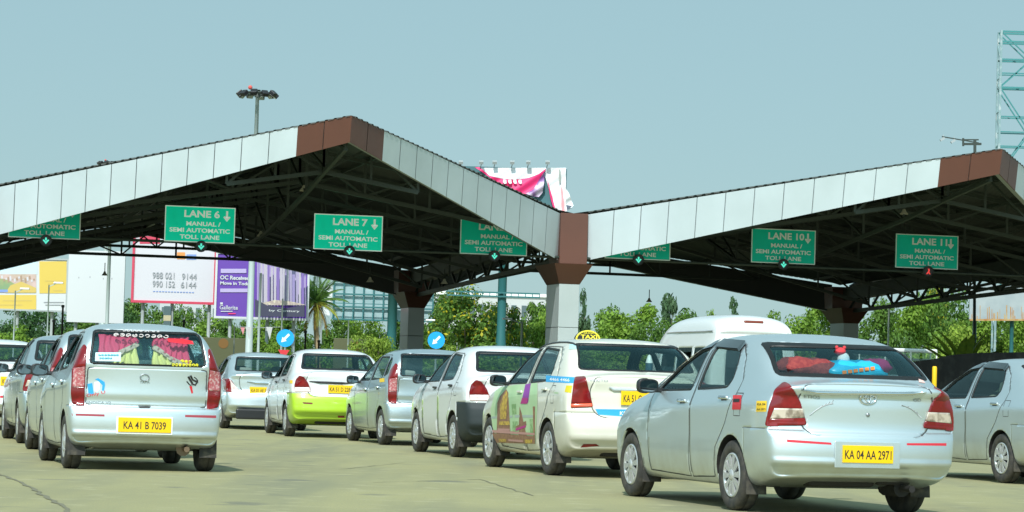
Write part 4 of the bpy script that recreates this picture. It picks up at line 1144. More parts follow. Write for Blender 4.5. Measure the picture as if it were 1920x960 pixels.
for pts, r in (([(353, 706), (356, 712), (360, 718), (361, 722)], .012), ([(357, 704), (361, 712), (367, 715), (371, 713)], .011), ([(360, 720), (366, 722), (369, 717)], .010), ([(350, 715), (355, 721), (358, 723)], .007), ([(364, 707), (369, 711), (371, 718)], .006)):
    tube(b, [indica.hit(x, y, 0)[0] for x, y in pts], r, 6)
sw = obj('swirl_decal', b, M['ink'], indica.root)
decal(indica, [(355, 724), (360, 724), (362, 737), (359, 738)], 'swirl_tail', M['stickred'], sw)
decal(indica, [(259, 762), (283, 762), (280, 766), (262, 766)], 'tailgate_grip', M['gap'])
def scribble(car, x0, y0, x1, y1, h, n, name, mt, seed):
    """row of looped strokes standing for lettering too blurred to read"""
    rnd = random.Random(seed); b = bmesh.new()
    for i in range(n):
        u = (i+.5)/n; cx, cy = lerp(x0, x1, u), lerp(y0, y1, u); w_ = (x1-x0)/n*.36; k0 = rnd.uniform(0, 6)
        tube(b, [car.hit(cx+w_*math.cos(t), cy+h*.5*math.sin(t), .004)[0] for t in [k0+i_*.75 for i_ in range(8)]], .0062, 5)
        if rnd.random() < .6: tube(b, [car.hit(cx-w_, cy+rnd.uniform(-.4, .4)*h, .004)[0], car.hit(cx+w_, cy+rnd.uniform(-.4, .4)*h, .004)[0]], .0055, 5)
    return obj(name, b, mt, car.root)
scribble(indica, 212, 628, 317, 632, 5, 9, 'window_lettering', mat('grey_white_print', (.62, .58, .56), .6), 3)
scribble(indica, 229, 620.5, 300, 622, 2, 9, 'window_lettering', mat('dull_white_print', (.5, .5, .5), .6), 5)
decal(indica, [(314, 635), (343, 636), (361, 640), (363, 646), (345, 645), (315, 641)], 'red_window_print', mat('red_window_print', (.75, .015, .03), .4), off=.005)
scribble(indica, 322, 684, 372, 685, 4, 8, 'window_lettering', mat('yellow_print', (.70, .65, .03), .5), 8); scribble(indica, 338, 677, 360, 679, 4, 3, 'window_lettering', bpy.data.materials['yellow_print'], 9)
pp = decal(indica, [(179, 661), (227, 661), (226, 678), (178, 677)], 'window_sticker', mat('pale_blue_notice', (.55, .75, .80), .5), off=.004)
scribble(indica, 184, 666, 223, 666, 2, 7, 'sticker_print', mat('teal_print', (.10, .42, .55), .5), 2); scribble(indica, 186, 672, 210, 672, 2, 5, 'sticker_print', bpy.data.materials['teal_print'], 4)
decal(indica, [(308, 669), (313, 669), (312, 681), (307, 681)], 'side_sticker', M['yellowst']) if False else None
def curtain(x0, x1, label, flip):
    """pleated cloth hanging just inside the rear screen: red above a slanting hem, yellow below"""
    t = local_thing(indica, 'curtain', label, 'curtain', (0, 0, 0), 0, 'curtains in the curtained hatchback')
    def sheet(top, bot, m, nm, dy):
        b = bmesh.new(); n = 34; prev = None
        for i in range(n+1):
            u = i/n; x = lerp(x0, x1, u); zt, zb_ = top(u), bot(u); col = []
            for j in range(7):
                z = lerp(zt, zb_, j/6); y = -.33+dy-(1.43-z)*.34+.018*math.sin(u*38+.6*math.sin(j))*(.5+.5*j/6)
                col.append(b.verts.new((x+.012*math.sin(j*.9+u*9), y, z)))
            if prev:
                for j in range(6): b.faces.new((prev[j], col[j], col[j+1], prev[j+1]))
            prev = col
        obj(nm, b, m, t, True)
    hem = (lambda u: lerp(1.115, 1.33, (1-u if flip else u)**1.2) if not flip else lerp(1.10, 1.30, (1-u)**1.3))
    sheet(lambda u: 1.40, hem, M['curred'], 'red_cloth', 0)
    sheet(lambda u: hem(u)+.02, lambda u: hem(u)-.035, M['curtrim'], 'trim', -.012)
    sheet(lambda u: hem(u)+.01, lambda u: min(1.095, hem(u)-.001), M['curyel'], 'yellow_cloth', .012)
M['curred'] = mat('crimson_curtain', (.85, .09, .20), .8, trans=.15); M['curyel'] = mat('yellow_curtain', (.88, .82, .30), .8, trans=.15); M['curtrim'] = mat('beige_trim', (.55, .45, .36), .8)
curtain(-.50, -.09, 'red curtain with yellow lower cloth in the left half of the hatchback rear window', False)
curtain(.06, .44, 'red curtain with yellow lower cloth in the right half of the hatchback rear window', True)
# ------------------------------------------------------------------ the taxi
st = decal(logan, [(1024, 704), (1083, 708), (1080, 719), (1024, 716)], 'blue_stripe', M['stickblue']); decal_text(logan, '4466 4466', (1031, 714), (1068, 716), 6, 'lettering', M['white'], st)
decal(logan, [(1116, 767), (1196, 768), (1198, 783), (1122, 778)], 'blue_stripe', M['stickblue']); decal_text(logan, 'KSTDC', (1162, 779), (1196, 780), 8, 'lettering', M['white'])
decal(logan, [(1062, 723), (1073, 723), (1071, 737), (1059, 735)], 'yellow_sticker', mat('dull_yellow_sticker', (.70, .55, .02), .5))
decal(logan, [(1068, 646), (1080, 646), (1081, 655), (1067, 655)], 'window_sticker', mat('aqua_sticker', (.45, .72, .75), .4), off=.004)
plate(logan, 1196, 747, 'KA 51 C 4466', w=.40, h=.155, w_txt=.86)
garnish(logan, [(1142, 726), (1150, 729), (1180, 731), (1210, 731)], 'lid_garnish', mat('pale_garnish', (.62, .68, .70), .25, .3), .022)
decal_text(logan, 'VERITO', (1105, 715), (1140, 716), 4, 'lettering', M['faint'])
decal(logan, [(1088, 839), (1124, 836), (1118, 832), (1094, 832)], 'bumper_reflector', M['tail'], off=.004)
door_art = decal(logan, [(930, 728), (965, 722), (1008, 718), (1008, 760), (1004, 832), (932, 829), (924, 800), (920, 770)], 'door_picture', mat('pale_green_print', (.40, .60, .33), .4, noise=(2.2, (.52, .68, .40), .3, .7)), off=.004, cuts=4)
ART = {'brown': mat('brown_print', (.24, .11, .07), .5, noise=(22, (.36, .19, .10), .4, .65)), 'yellow': mat('ochre_print', (.62, .42, .06), .5, noise=(25, (.35, .2, .05), .45, .6)), 'purple': mat('purple_print', (.28, .05, .36), .5), 'magenta': mat('magenta_print', (.45, .02, .22), .5), 'grey': mat('grey_green_print', (.40, .48, .42), .5)}
for pts, m_ in (([(950, 730), (954, 737), (956, 780), (958, 818), (932, 818), (933, 780), (933, 756), (938, 743)], 'brown'), ([(951, 733), (953, 742), (950, 785), (939, 786), (939, 760), (945, 742)], 'yellow'),
                ([(975, 762), (979, 775), (987, 812), (989, 820), (973, 820), (974, 790)], 'brown'), ([(967, 800), (987, 789), (988, 797), (968, 807)], 'brown'), ([(968, 803), (987, 797), (987, 801), (968, 808)], 'magenta'),
                ([(923, 812), (1004, 818), (1004, 832), (932, 830)], 'brown'), ([(936, 822), (950, 823), (950, 829), (937, 828)], 'yellow'), ([(985, 824), (999, 824), (999, 831), (986, 831)], 'yellow'), ([(966, 778), (1000, 778), (1000, 783), (966, 783)], 'grey'), ([(921, 781), (962, 779), (962, 783), (922, 785)], 'grey')):
    decal(logan, pts, 'printed_shape', ART[m_], door_art, off=.006 if m_ != 'yellow' and m_ != 'magenta' else .008, cuts=2)
for pts, m_, of in (([(938, 790), (956, 790), (957, 797), (937, 797)], 'yellow', .008), ([(934, 803), (957, 804), (957, 808), (934, 807)], 'pink', .008), ([(960, 758), (968, 757), (969, 776), (961, 777)], 'leaf', .006), ([(994, 786), (1003, 786), (1003, 815), (995, 815)], 'leaf', .006), ([(962, 790), (972, 790), (971, 814), (961, 814)], 'leaf', .006), ([(1000, 762), (1004, 762), (1004, 818), (1001, 818)], 'brown', .007), ([(924, 806), (1004, 812), (1004, 816), (925, 811)], 'pink', .009), ([(954, 823), (982, 825), (982, 829), (955, 827)], 'pink', .009)):
    ART.setdefault('pink', mat('dusty_pink_print', (.52, .27, .24), .5)) if 'pink' not in ART else None
    if 'leaf' not in ART: ART['leaf'] = mat('leaf_green_print', (.20, .36, .14), .5, noise=(18, (.36, .52, .25), .45, .6))
    decal(logan, pts, 'printed_shape', ART[m_], door_art, off=of, cuts=2)
decal(logan, [(986, 721), (996, 719), (991, 755), (978, 755)], 'purple_ribbon', ART['purple'], off=.006); decal(logan, [(980, 746), (991, 746), (990, 757), (977, 757)], 'ribbon_foot', ART['magenta'], off=.008)
b = bmesh.new(); rr = []
for s in (-1, 1): tube(b, [logan.k.bvh.ray_cast(Vector((s*.60, y, 3)), Vector((0, 0, -1)))[0]+Vector((0, 0, .004)) for y in (-.15, 0, .2, .5, .8, 1.1, 1.35)], .014, 6)
obj('roof_gutter', b, M['black'], logan.root)
# illuminated-style roof sign (unlit)
rz_ = logan.k.bvh.ray_cast(Vector((.0, .75, 3)), Vector((0, 0, -1)))[0].z
b = bmesh.new(); n = 26; hw, hh = .14, .10
o_ = [Vector((hw*math.cos(math.pi*i/n)*(1 if True else 1), -.05, hh*math.sin(math.pi*i/n))) for i in range(n+1)]
c_ = Vector((-.21, .75, rz_-.012)); prism(b, [v+c_ for v in o_], (0, .10, 0)); fixn(b); rs = obj('roof_sign', b, M['black'], logan.root)
b = bmesh.new(); tube(b, [v+c_ for v in o_], .011, 6); obj('sign_rim', b, mat('sign_yellow', (.80, .68, .05), .4), rs)
b = bmesh.new(); text(b, 'TAXI', c_+Vector((.01, -.053, .012)), (1, 0, 0), (0, 0, 1), h=.046, w=.20, bold=.03); text(b, 'AIR PORT', c_+Vector((.01, -.053, .066)), (1, 0, 0), (0, 0, 1), h=.020, w=.13, bold=.02); obj('lettering', b, bpy.data.materials['sign_yellow'], rs)
t = local_thing(logan, 'bottle', 'white topped bottle standing on the rear shelf of the taxi', 'bottle', (.22, -.30, 1.13))
b = bmesh.new(); lathe(b, [(.001, 0), (.04, 0), (.042, .01), (.042, .16), (.03, .2)], Matrix.Rotation(RAD(-90), 4, 'Y') , 14); obj('flask', b, mat('dark_bottle', (.04, .09, .12), .2), t)
b = bmesh.new(); lathe(b, [(.042, .165), (.034, .2), (.018, .25), (.001, .26)], Matrix.Rotation(RAD(-90), 4, 'Y'), 14); obj('cap', b, mat('white_cap', (.7, .75, .72), .4), t)
# ------------------------------------------------------------------ others
plate(dzire, 639, 730, 'KA 51 D 2284', w=.44, h=.140, w_txt=.88); garnish(dzire, [(580, 715), (600, 717), (640, 718.5), (664, 718.5)], 'lid_garnish', M['black'], .020)
decal(dzire, [(567, 754), (586, 755), (586, 758), (569, 757)], 'bumper_reflector', M['tail'], off=.004); decal(dzire, [(633, 779), (646, 779), (646, 783), (634, 783)], 'bumper_reflector', M['tail'], off=.004)
decal(dzire, [(543, 713), (549, 713), (549, 719), (543, 719)], 'yellow_sticker', M['yellowst'])
plate(sunny, 489, 732, 'KA 01 AE 5173', w=.43, h=.125, w_txt=.86); garnish(sunny, [(463, 716), (480, 718), (500, 719), (520, 719)], 'lid_garnish', M['chrome'], .020)
b = bmesh.new(); box(b, (0, -.93, .30), (1.30, .10, .20), bev=.03); obj('lower_bumper', b, M['black'], sunny.root)
decal(indica2, [(712, 710), (721, 709), (721, 716), (712, 717)], 'yellow_sticker', M['yellowst'])
plate(white_l, 27, 715, 'KA 02 MB 3316', w=.46, h=.15, w_txt=.86)
decal(white_l, [(0, 742), (9, 742), (9, 746), (0, 746)], 'reflector_strip', M['redtape'])
# ================================================================== van, bus and small things among the cars
VAN = dict(kind='van', WB=2.9, W=.92, H=2.52, zb=.30, len=(-1.1, 4.0), lv=2, crease=.2, fr=[0, .2, .5, .75, .9, 1], wf=[.96, 1.0, 1.0, .97, .93],
    st=[(-1.0, .35, .92, 2.05, .80, -.98, 2.36, .74, -.93, 2.44), (-.8, .32, .92, 2.08, .82, -.80, 2.48, .75, -.74, 2.58), (-.3, .3, .92, 2.10, .83, -.3, 2.52, .75, -.3, 2.62), (1.2, .3, .92, 2.10, .83, 1.2, 2.52, .75, 1.2, 2.63),
        (2.3, .3, .92, 2.05, .83, 2.2, 2.42, .74, 2.4, 2.55), (2.9, .3, .92, 1.7, .83, 2.75, 1.95, .72, 2.9, 2.0), (3.4, .3, .9, 1.25, .82, 3.35, 1.32, .7, 3.45, 1.34), (3.9, .32, .82, 1.0, .74, 3.9, 1.08, .6, 3.95, 1.1)],
    tail=[(.3, -1.08), (.6, -1.1), (1.2, -1.07), (2.0, -1.02), (2.4, -1.0)], nose=[(.3, 3.95), (.7, 4.0), (1.1, 3.92)], cd=.06)
Mv = place(1305, 828, 15, -.8)
vb = shell(VAN)
for f in vb.faces: f.material_index = 0
Yx, Xx = Vector((0, 1, 0)), Vector((1, 0, 0))
for s in (-1, 1):
    for y0, y1 in ((-.75, .1), (.2, 1.1), (1.2, 2.1)):
        carve(vb, rounded([(y0, 1.15), (y1, 1.15), (y1, 1.85), (y0, 1.85)], .06), Yx, lambda f: f.normal.x*s > .3, 1, {0})
carve(vb, rounded([(-.62, 1.1), (.62, 1.1), (.58, 1.85), (-.58, 1.85)], .08), Xx, lambda f: f.normal.y < -.4, 1, {0})
carve(vb, [(-.70, 2.11), (.70, 2.11), (.70, 2.135), (-.70, 2.135)], Xx, lambda f: f.normal.y < -.2, 2, {0})
vr = thing('minibus', 'white high-roofed minibus behind the taxi and the foreground silver sedan', 'minibus'); vr.matrix_basis = Mv
obj('body', take(vb, {0}, .02), M['whitep'], vr); obj('window', take(vb, {1}, 0, -.01), M['glass'], vr); obj('roof_seam', take(vb, {2}, 0), mat('roof_seam_grey', (.45, .47, .45), .5), vr)
kv = BVHTree.FromBMesh(vb)
h = kv.ray_cast(Vector((.0, -3, 2.36)), Vector((0, 1, 0)))[0]
b = bmesh.new(); box(b, h+Vector((0, -.0, 0)), (.40, .06, .06), bev=.02); obj('brake_light', b, mat('dull_brake_light', (.22, .05, .03), .3), vr)
for s in (-1, 1):
    b = bmesh.new(); P_ = []
    for y in (-.85, -.4, .3, 1.2, 2.0): P_.append(kv.ray_cast(Vector((2*s, y, 2.16)), Vector((-s, 0, 0)))[0]+Vector((.01*s, 0, 0)))
    tube(b, P_, .018, 6); obj('rain_gutter', b, M['faint'], vr)
if 'wm' in kE.__dict__:
    for yc in (0, 2.9):
        for s in (-1, 1):
            w_ = link('wheel', kE.wm['ten'][0], vr); w_.location = (s*.82, yc, .30); w_.rotation_euler = (0, 0, 0 if s > 0 else math.pi)
# open-sided white bus behind the net fence on the right
def up(px, py, d): return at(px, py, d)
def zat(px, py, d): return at(px, py, d).z
bus_d = 158
p0, p1 = at(1560, 700, bus_d), at(1757, 700, bus_d); wb_ = (p1-p0).length; zt = zat(1700, 653, bus_d)
br = thing('bus', 'white bus roof and window band beyond the black net fence', 'bus', ((p0.x+p1.x)/2, bus_d, 0), RAD(1))
b = bmesh.new(); box(b, (0, 1.1, zt-.12), (wb_, 2.2, .22), bev=.08); box(b, (0, 1.1, (zt-.95)/2+.15), (wb_, 2.2, zt-1.2), bev=.05)
obj('body', b, M['whitep'], br)
b = bmesh.new()
for i in range(5): box(b, (-wb_/2+.05+i*(wb_-.1)/4, .06, zt-.45), (.07, .1, .55)); box(b, (-wb_/2+.05+i*(wb_-.1)/4, 2.1, zt-.45), (.07, .1, .55))
obj('window_pillar', b, M['white'], br)
b = bmesh.new(); poly(b, [(-wb_/2, .1, zt-.72), (wb_/2, .1, zt-.72), (wb_/2, .1, zt-.22), (-wb_/2, .1, zt-.22)]); obj('window', b, M['glass'], br)
b = bmesh.new(); box(b, (0, 1.1, zt-.62), (wb_-.3, 1.6, .12)); obj('seat_row', b, M['seat'], br)
b = bmesh.new()
for x in (-wb_/2+.8, wb_/2-.8):
    for y in (.15, 2.05): lathe(b, [(.001, -.12), (.42, -.12), (.42, .12), (.001, .12)], Matrix.Translation((x, y, .42)) @ Matrix.Rotation(RAD(90), 4, 'Z'), 20)
obj('wheels', b, M['rubber'], br)
# black net fence
fd = 98
fr_ = thing('net_fence', 'black sagging net fence at the right, in front of the trees', 'fence', (at(1790, 700, fd).x, fd, 0))
b = bmesh.new(); prev = None
tops = [(1560, 690), (1640, 684), (1690, 679), (1720, 677), (1752, 673), (1775, 667), (1800, 664), (1835, 661.5), (1880, 661), (1930, 660), (2010, 662)]
for i in range(61):
    px = 1560+450*i/60; j = max(k for k in range(len(tops)-1) if tops[k][0] <= px+1e-6); t = (px-tops[j][0])/(tops[j+1][0]-tops[j][0]); py = lerp(tops[j][1], tops[j+1][1], t)
    v = at(px, py, fd); col = []
    for k in range(6): col.append(b.verts.new((v.x-fr_.location.x, .10*math.sin(i*.9+k*.7)+.04*math.sin(i*2.3), v.z*(1-k/5))))
    if prev:
        for k in range(5): b.faces.new((prev[k], col[k], col[k+1], prev[k+1]))
    prev = col
obj('net', b, mat('black_net', (.012, .013, .014), .9, noise=(3, (.03, .032, .03), .5, .7)), fr_, True)
for px in (1600, 1690, 1780, 1870, 1960):
    b = bmesh.new(); v = at(px, 664, fd); tube(b, [(v.x-fr_.location.x, .14, 0), (v.x-fr_.location.x, .14, v.z-.1)], .03, 6); obj('post', b, M['steel'], fr_)
bo = at(1752, 712, 88); bo.z = 0
b = bmesh.new(); lathe(b, [(.001, 0), (.075, 0), (.075, zat(1752, 690, 88)), (.06, zat(1752, 687, 88)), (.001, zat(1752, 686.5, 88))], Matrix.Rotation(RAD(-90), 4, 'Y') , 14)
o = obj('bollard', b, mat('yellow_bollard', (.85, .52, .01), .45)); o.location = bo; tag(o, 'yellow bollard between the two silver sedans at the right', 'bollard')
# ---- blue keep-left signs
def arrow_sign(px, py, r_px, label, d=88):
    c = at(px, py, d); R_ = r_px*d/F_PX
    t = thing('arrow_sign', label, 'traffic sign', (c.x, c.y, 0), RAD(2), 'blue round arrow signs on the toll islands')
    Mx = Matrix.Translation((0, 0, c.z)) @ Matrix.Rotation(RAD(90), 4, 'Z')
    b = bmesh.new(); rr = lathe(b, [(R_, -.012), (R_, .012)], Mx, 36); b.faces.new(rr[0]); b.faces.new(rr[1]); fixn(b); obj('disc', b, mat('traffic_blue', (.005, .34, .80), .35) if 'traffic_blue' not in bpy.data.materials else bpy.data.materials['traffic_blue'], t)
    b = bmesh.new(); dx, dz = math.cos(RAD(227)), math.sin(RAD(227)); q = []
    for u, v in ((.62, .13), (-.12, .13), (-.12, .33), (-.66, 0), (-.12, -.33), (-.12, -.13), (.62, -.13)):
        q.append(Vector((R_*(-u*dx*1 - v*dz)*1, -.016, c.z+R_*(-u*dz + v*dx))))
    prism(b, q, (0, -.004, 0)); fixn(b); obj('arrow', b, M['white'], t)
    b = bmesh.new(); tube(b, [(0, .04, 0), (0, .04, c.z+R_*.9)], .035, 8); obj('pole', b, M['steel2'], t)
arrow_sign(535, 634, 16.5, 'blue round arrow sign between the lime bumpered sedan and the palm tree')
arrow_sign(818, 638, 16, 'blue round arrow sign beside the dark rear column')
c = at(532, 660, 78); t = thing('warning_sign', 'small red triangular sign just showing behind the lime bumpered sedan', 'traffic sign', (c.x, c.y, 0))
b = bmesh.new(); hw = .16; prism(b, [(-hw, 0, c.z+.06), (hw, 0, c.z+.06), (0, 0, c.z-.2)], (0, .012, 0)); fixn(b); obj('plate', b, mat('sign_red', (.60, .03, .04), .4), t)
b = bmesh.new(); tube(b, [(0, .03, 0), (0, .03, c.z)], .025, 8); obj('pole', b, M['steel2'], t)
# ================================================================== billboards
class Board:
    """a board facing the plaza; photo pixels map onto its plane so that its print sits at real size"""
    def __init__(s, name, label, x0, y0, x1, y1, d, m, th=.25, cat='billboard'):
        s.d = d; c = at((x0+x1)/2, (y0+y1)/2, d); s.c = c; s.root = thing(name, label, cat, (c.x, c.y, 0)); s.Y = c.y
        s.w, s.h = (x1-x0)*d/F_PX, (y1-y0)*d/F_PX
        b = bmesh.new(); box(b, (0, th/2, c.z), (s.w, th, s.h)); obj('panel', b, m, s.root)
    def P(s, px, py, off=.02):
        v = at_y(px, py, s.Y); return Vector((v.x-s.c.x, -off, v.z))
    def quad(s, x0, y0, x1, y1, b, off=.02): poly(b, [s.P(x0, y1, off), s.P(x1, y1, off), s.P(x1, y0, off), s.P(x0, y0, off)])
    def patch(s, pts, name, m, off=.02):
        b = bmesh.new(); poly(b, [s.P(x, y, off) for x, y in pts]); fixn(b)
        for f in b.faces:
            if f.normal.y > 0: f.normal_flip()
        return obj(name, b, m, s.root)
    def rect(s, x0, y0, x1, y1, name, m, off=.02): return s.patch([(x0, y1), (x1, y1), (x1, y0), (x0, y0)], name, m, off)
    def write(s, txt, x0, x1, y, h, m, off=.05, bold=.01, par=None):
        b = bmesh.new(); a = s.P(x0, y, off); e = s.P(x1, y, off); dx = (e-a); w_ = dx.length
        text(b, txt, a, (1, 0, 0), (0, 0, 1), h=h*s.d/F_PX, w=w_, anchor=0, bold=bold); return obj('lettering', b, m, s.root)
    def posts(s, xs, r=.10, m=None, top=None):
        for x in xs:
            v = s.P(x, 600); b = bmesh.new(); tube(b, [(v.x, .45, 0), (v.x, .45, top or s.c.z+s.h*.3)], r, 8); obj('post', b, m or M['steel2'], s.root)
    def frame(s, m, t=.12):
        b = bmesh.new(); w, h, z = s.w, s.h, s.c.z
        for cx, cz, sx, sz in ((0, z+h/2, w+t, t), (0, z-h/2, w+t, t), (-w/2, z, t, h-t), (w/2, z, t, h-t)): box(b, (cx, .08, cz), (sx, .30, sz))
        obj('frame', b, m, s.root)
mw = lambda n, c, **k: mat(n, c, k.pop('rough', .5), **k)
B = {k: mw(n, c) for k, n, c in (('wht', 'board_white', (.60, .62, .63)), ('yel', 'board_yellow', (.66, .48, .09)), ('pal', 'board_pale_blue', (.55, .72, .80)), ('gry', 'print_grey', (.33, .34, .36)), ('pur', 'board_purple', (.13, .05, .36)),
      ('red', 'board_red', (.58, .05, .10)), ('lav', 'board_lavender', (.60, .585, .62)), ('teal', 'teal_paint', (.03, .15, .155)), ('dk', 'board_dark', (.05, .05, .09)), ('blu', 'print_blue', (.20, .30, .60)), ('pnk', 'torn_pink', (.80, .04, .18)), ('org', 'print_orange', (.75, .30, .08)), ('brn', 'print_brown', (.38, .26, .18)), ('ol', 'print_olive', (.36, .38, .16)), ('brass', 'print_ochre', (.60, .44, .12)))}
a = Board('billboard', 'yellow and white billboard with a landscape picture at the far left', -60, 484, 126, 581, 172, B['wht']); a.posts((-20, 30, 95)); a.frame(M['steel2'], .1)
a.rect(-60, 490, 70, 514, 'pale_strip', B['pal']); a.rect(74, 490, 125, 550, 'yellow_block', B['yel']); a.rect(-60, 553, 68, 580, 'yellow_strip', B['yel'])
a.rect(-60, 514, 68, 549, 'picture', mat('picture_print', (.46, .36, .27), .5, noise=(.9, (.62, .45, .42), .38, .62)))
a.patch([(-60, 525), (-20, 519), (12, 524), (28, 532), (14, 547), (-60, 549)], 'picture_field', mat('picture_green', (.22, .33, .17), .5, noise=(1.4, (.40, .36, .16), .4, .65)), .03)
a.patch([(20, 535), (40, 528), (68, 540), (68, 549), (10, 549)], 'picture_sand', B['brass'], .035); a.rect(-60, 543, 15, 548, 'picture_water', B['blu'], .04)
for k in range(16): a.patch([(2+k*4, 517+(k*7) % 9), (5+k*4, 516+(k*7) % 9), (6+k*4, 522+(k*5) % 8), (3+k*4, 523+(k*5) % 8)], 'picture_blob', B['brn'] if k % 2 else B['lav'], .045)
for y, x0, x1 in ((563, 5, 60), (571, -5, 42), (566, 82, 120), (571, 85, 114), (526, 84, 118), (531, 90, 120), (544, 100, 118)): a.rect(x0, y, x1, y+1.6, 'print_line', B['gry'] if x0 > 80 and y > 550 else B['brass'], .03)
a = Board('billboard', 'blank white billboard behind the hatchback roof', 127, 470, 233, 605, 166, B['wht']); a.posts((140, 180, 220))
for x in (147, 168, 193, 209): a.rect(x, 518+((x*3) % 4), x+1.6, 521+((x*3) % 4), 'stain', B['gry'], .01)
a = Board('billboard', 'white billboard with a red frame and two phone numbers', 250, 440, 404, 567, 160, B['lav']); a.posts((265, 320, 390)); a.frame(B['red'], .14)
a.rect(262, 443, 300, 457, 'red_band', B['red']); a.rect(332, 473, 347, 486, 'orange_spot', B['org']); a.rect(350, 477, 368, 487, 'blue_spot', B['blu'])
a.write('988 021', 286, 327, 522, 12, B['gry']); a.write('9144', 341, 369, 524, 11.5, B['gry']); a.write('990 152', 286, 328, 538, 12, B['gry']); a.write('6144', 339, 368, 539.5, 11.5, B['gry'])
for k in range(14): a.rect(287+k*5.6, 545.5+k*.17, 291+k*5.6, 547+k*.17, 'print_line', B['blu'], .03)
a = Board('billboard', 'purple billboard with white writing and a picture of tall towers', 405, 476, 578, 597, 158, B['pur']); a.posts((430, 500, 550)); a.frame(B['wht'], .12)
a.rect(482, 478, 574, 573, 'picture', mat('tower_picture', (.36, .28, .52), .5, noise=(.7, (.50, .42, .60), .4, .65)), .02)
rnd = random.Random(4); x = 486
while x < 572:
    wd = rnd.uniform(3, 7); yt = rnd.uniform(478, 516); a.rect(x, yt, x+wd, 572, 'picture_tower', mat('tower_tint', rnd.choice([(.36, .31, .46), (.20, .13, .38), (.46, .42, .48), (.28, .23, .44)]), .5), .03+.002*int(x))
    x += wd+rnd.uniform(.5, 3)
a.patch([(482, 573), (500, 568), (518, 564), (538, 565), (556, 568), (574, 572), (574, 573)], 'picture_podium', mat('podium_print', (.42, .34, .30), .5, noise=(4, (.62, .55, .42), .5, .62)), 1.25); a.patch([(482, 595), (482, 562), (505, 574), (540, 579), (574, 573), (574, 595)], 'picture_street', B['dk'], 1.27)
a.write('by Century', 508, 565, 586, 5, B['wht'], 1.29)
a.write('OC Received.', 413, 470, 524, 8, B['wht'], bold=.03); a.write('Move in Today', 413, 472, 535.5, 8, B['wht'], bold=.03)
a.rect(413, 541, 468, 548, 'label_strip', mat('pale_purple', (.45, .38, .62), .5), .04); a.rect(414, 504, 462, 512, 'label_strip', bpy.data.materials['pale_purple'], .04)
a.write('Gallerite', 412, 446, 580, 8, B['wht'], bold=.01); a.rect(413, 567, 418, 571, 'logo_mark', B['wht'], .05); a.rect(414, 583, 436, 584.5, 'print_line', B['wht'], .05); a.rect(428, 587, 442, 589, 'print_line', B['pnk'], .05)
# teal framed board seen from behind
d = 178
def lattice_board(name, label, x0, y0, x1, y1, d, nx, ny, pane, mono=None):
    c = at((x0+x1)/2, (y0+y1)/2, d); t = thing(name, label, 'billboard', (c.x, c.y, 0)); w, h = (x1-x0)*d/F_PX, (y1-y0)*d/F_PX
    b = bmesh.new()
    for k in range(nx+1): x = -w/2+w*k/nx; bar(b, (x, -.2, c.z-h/2), (x, -.2, c.z+h/2), .09); bar(b, (x, -.9, c.z-h/2), (x, -.2, c.z-h/2+.6), .06); bar(b, (x, -.9, c.z-h/2), (x, -.2, c.z-h/2), .06)
    for k in range(ny+1): z = c.z-h/2+h*k/ny; bar(b, (-w/2, -.25, z), (w/2, -.25, z), .10)
    bar(b, (-w/2, -.9, c.z-h/2), (w/2, -.9, c.z-h/2), .08); bar(b, (-w/2, -.9, c.z-h/2+1.0), (w/2, -.9, c.z-h/2+1.0), .05)
    obj('lattice', b, B['teal'], t); b = bmesh.new(); box(b, (0, 0, c.z), (w, .06, h)); obj('sheet', b, pane, t)
    if mono:
        v = at(mono[0], 600, d); b = bmesh.new(); r = mono[1]; tube(b, [(v.x-c.x, -1.3, 0), (v.x-c.x, -1.3, c.z+h*.2)], r, 16); obj('monopole', b, B['teal'], t)
    return t, c
lattice_board('billboard', 'back of a teal framed billboard right of the palm tree', 626, 530, 812, 601, 178, 10, 3, mat('translucent_sheet', (.52, .68, .70), .5, noise=(1.2, (.40, .58, .60), .4, .7), trans=.35), (737, .30))
b = bmesh.new(); v = at(615, 560, 168); 
fl = thing('torn_banner', 'tall narrow white torn banner right of the palm tree', 'banner', (v.x, v.y, 0)); prev = None
for i in range(13):
    z = lerp(zat(615, 535, 168), zat(620, 592, 168), i/12); w_ = .16+.05*math.sin(i*1.3); xo = .12*math.sin(i*.5)
    q = [b.verts.new((xo-w_, .05*math.sin(i), z)), b.verts.new((xo+w_, -.05*math.sin(i*1.7), z))]
    if prev: b.faces.new((prev[0], prev[1], q[1], q[0]))
    prev = q
obj('cloth', b, mat('white_banner_cloth', (.8, .82, .82), .8, trans=.3), fl); b = bmesh.new(); tube(b, [(-.35, .1, 0), (-.35, .1, zat(615, 533, 168))], .06, 8); obj('pole', b, M['steel2'], fl)
# torn pink billboard over the roofs, on a flared teal monopole
a = Board('billboard', 'torn billboard with pink cloth hanging over the canopy roof', 870, 314, 1061, 470, 170, mat('dark_teal_sheet', (.06, .16, .18), .6), .3)
v = a.P(940, 600); b = bmesh.new(); tube(b, [(v.x, .6, 0), (v.x, .6, 2.2), (v.x, .6, 4.1), (v.x, .6, a.c.z)], [.55, .42, .27, .26], 18); obj('monopole', b, B['teal'], a.root)
b = bmesh.new()
for z in (zat(940, 556, 170), zat(940, 549, 170)): bar(b, a.P(835, 0, .3)*Vector((1, 1, 0)) if False else Vector((a.P(838, 552).x, .2, z)), Vector((a.P(1012, 552).x, .2, z)), .09)
for k in range(14): x = lerp(a.P(838, 552).x, a.P(1012, 552).x, k/13); bar(b, (x, .2, zat(940, 556, 170)), (x, .2, zat(940, 549, 170)), .05)
obj('catwalk', b, B['teal'], a.root)
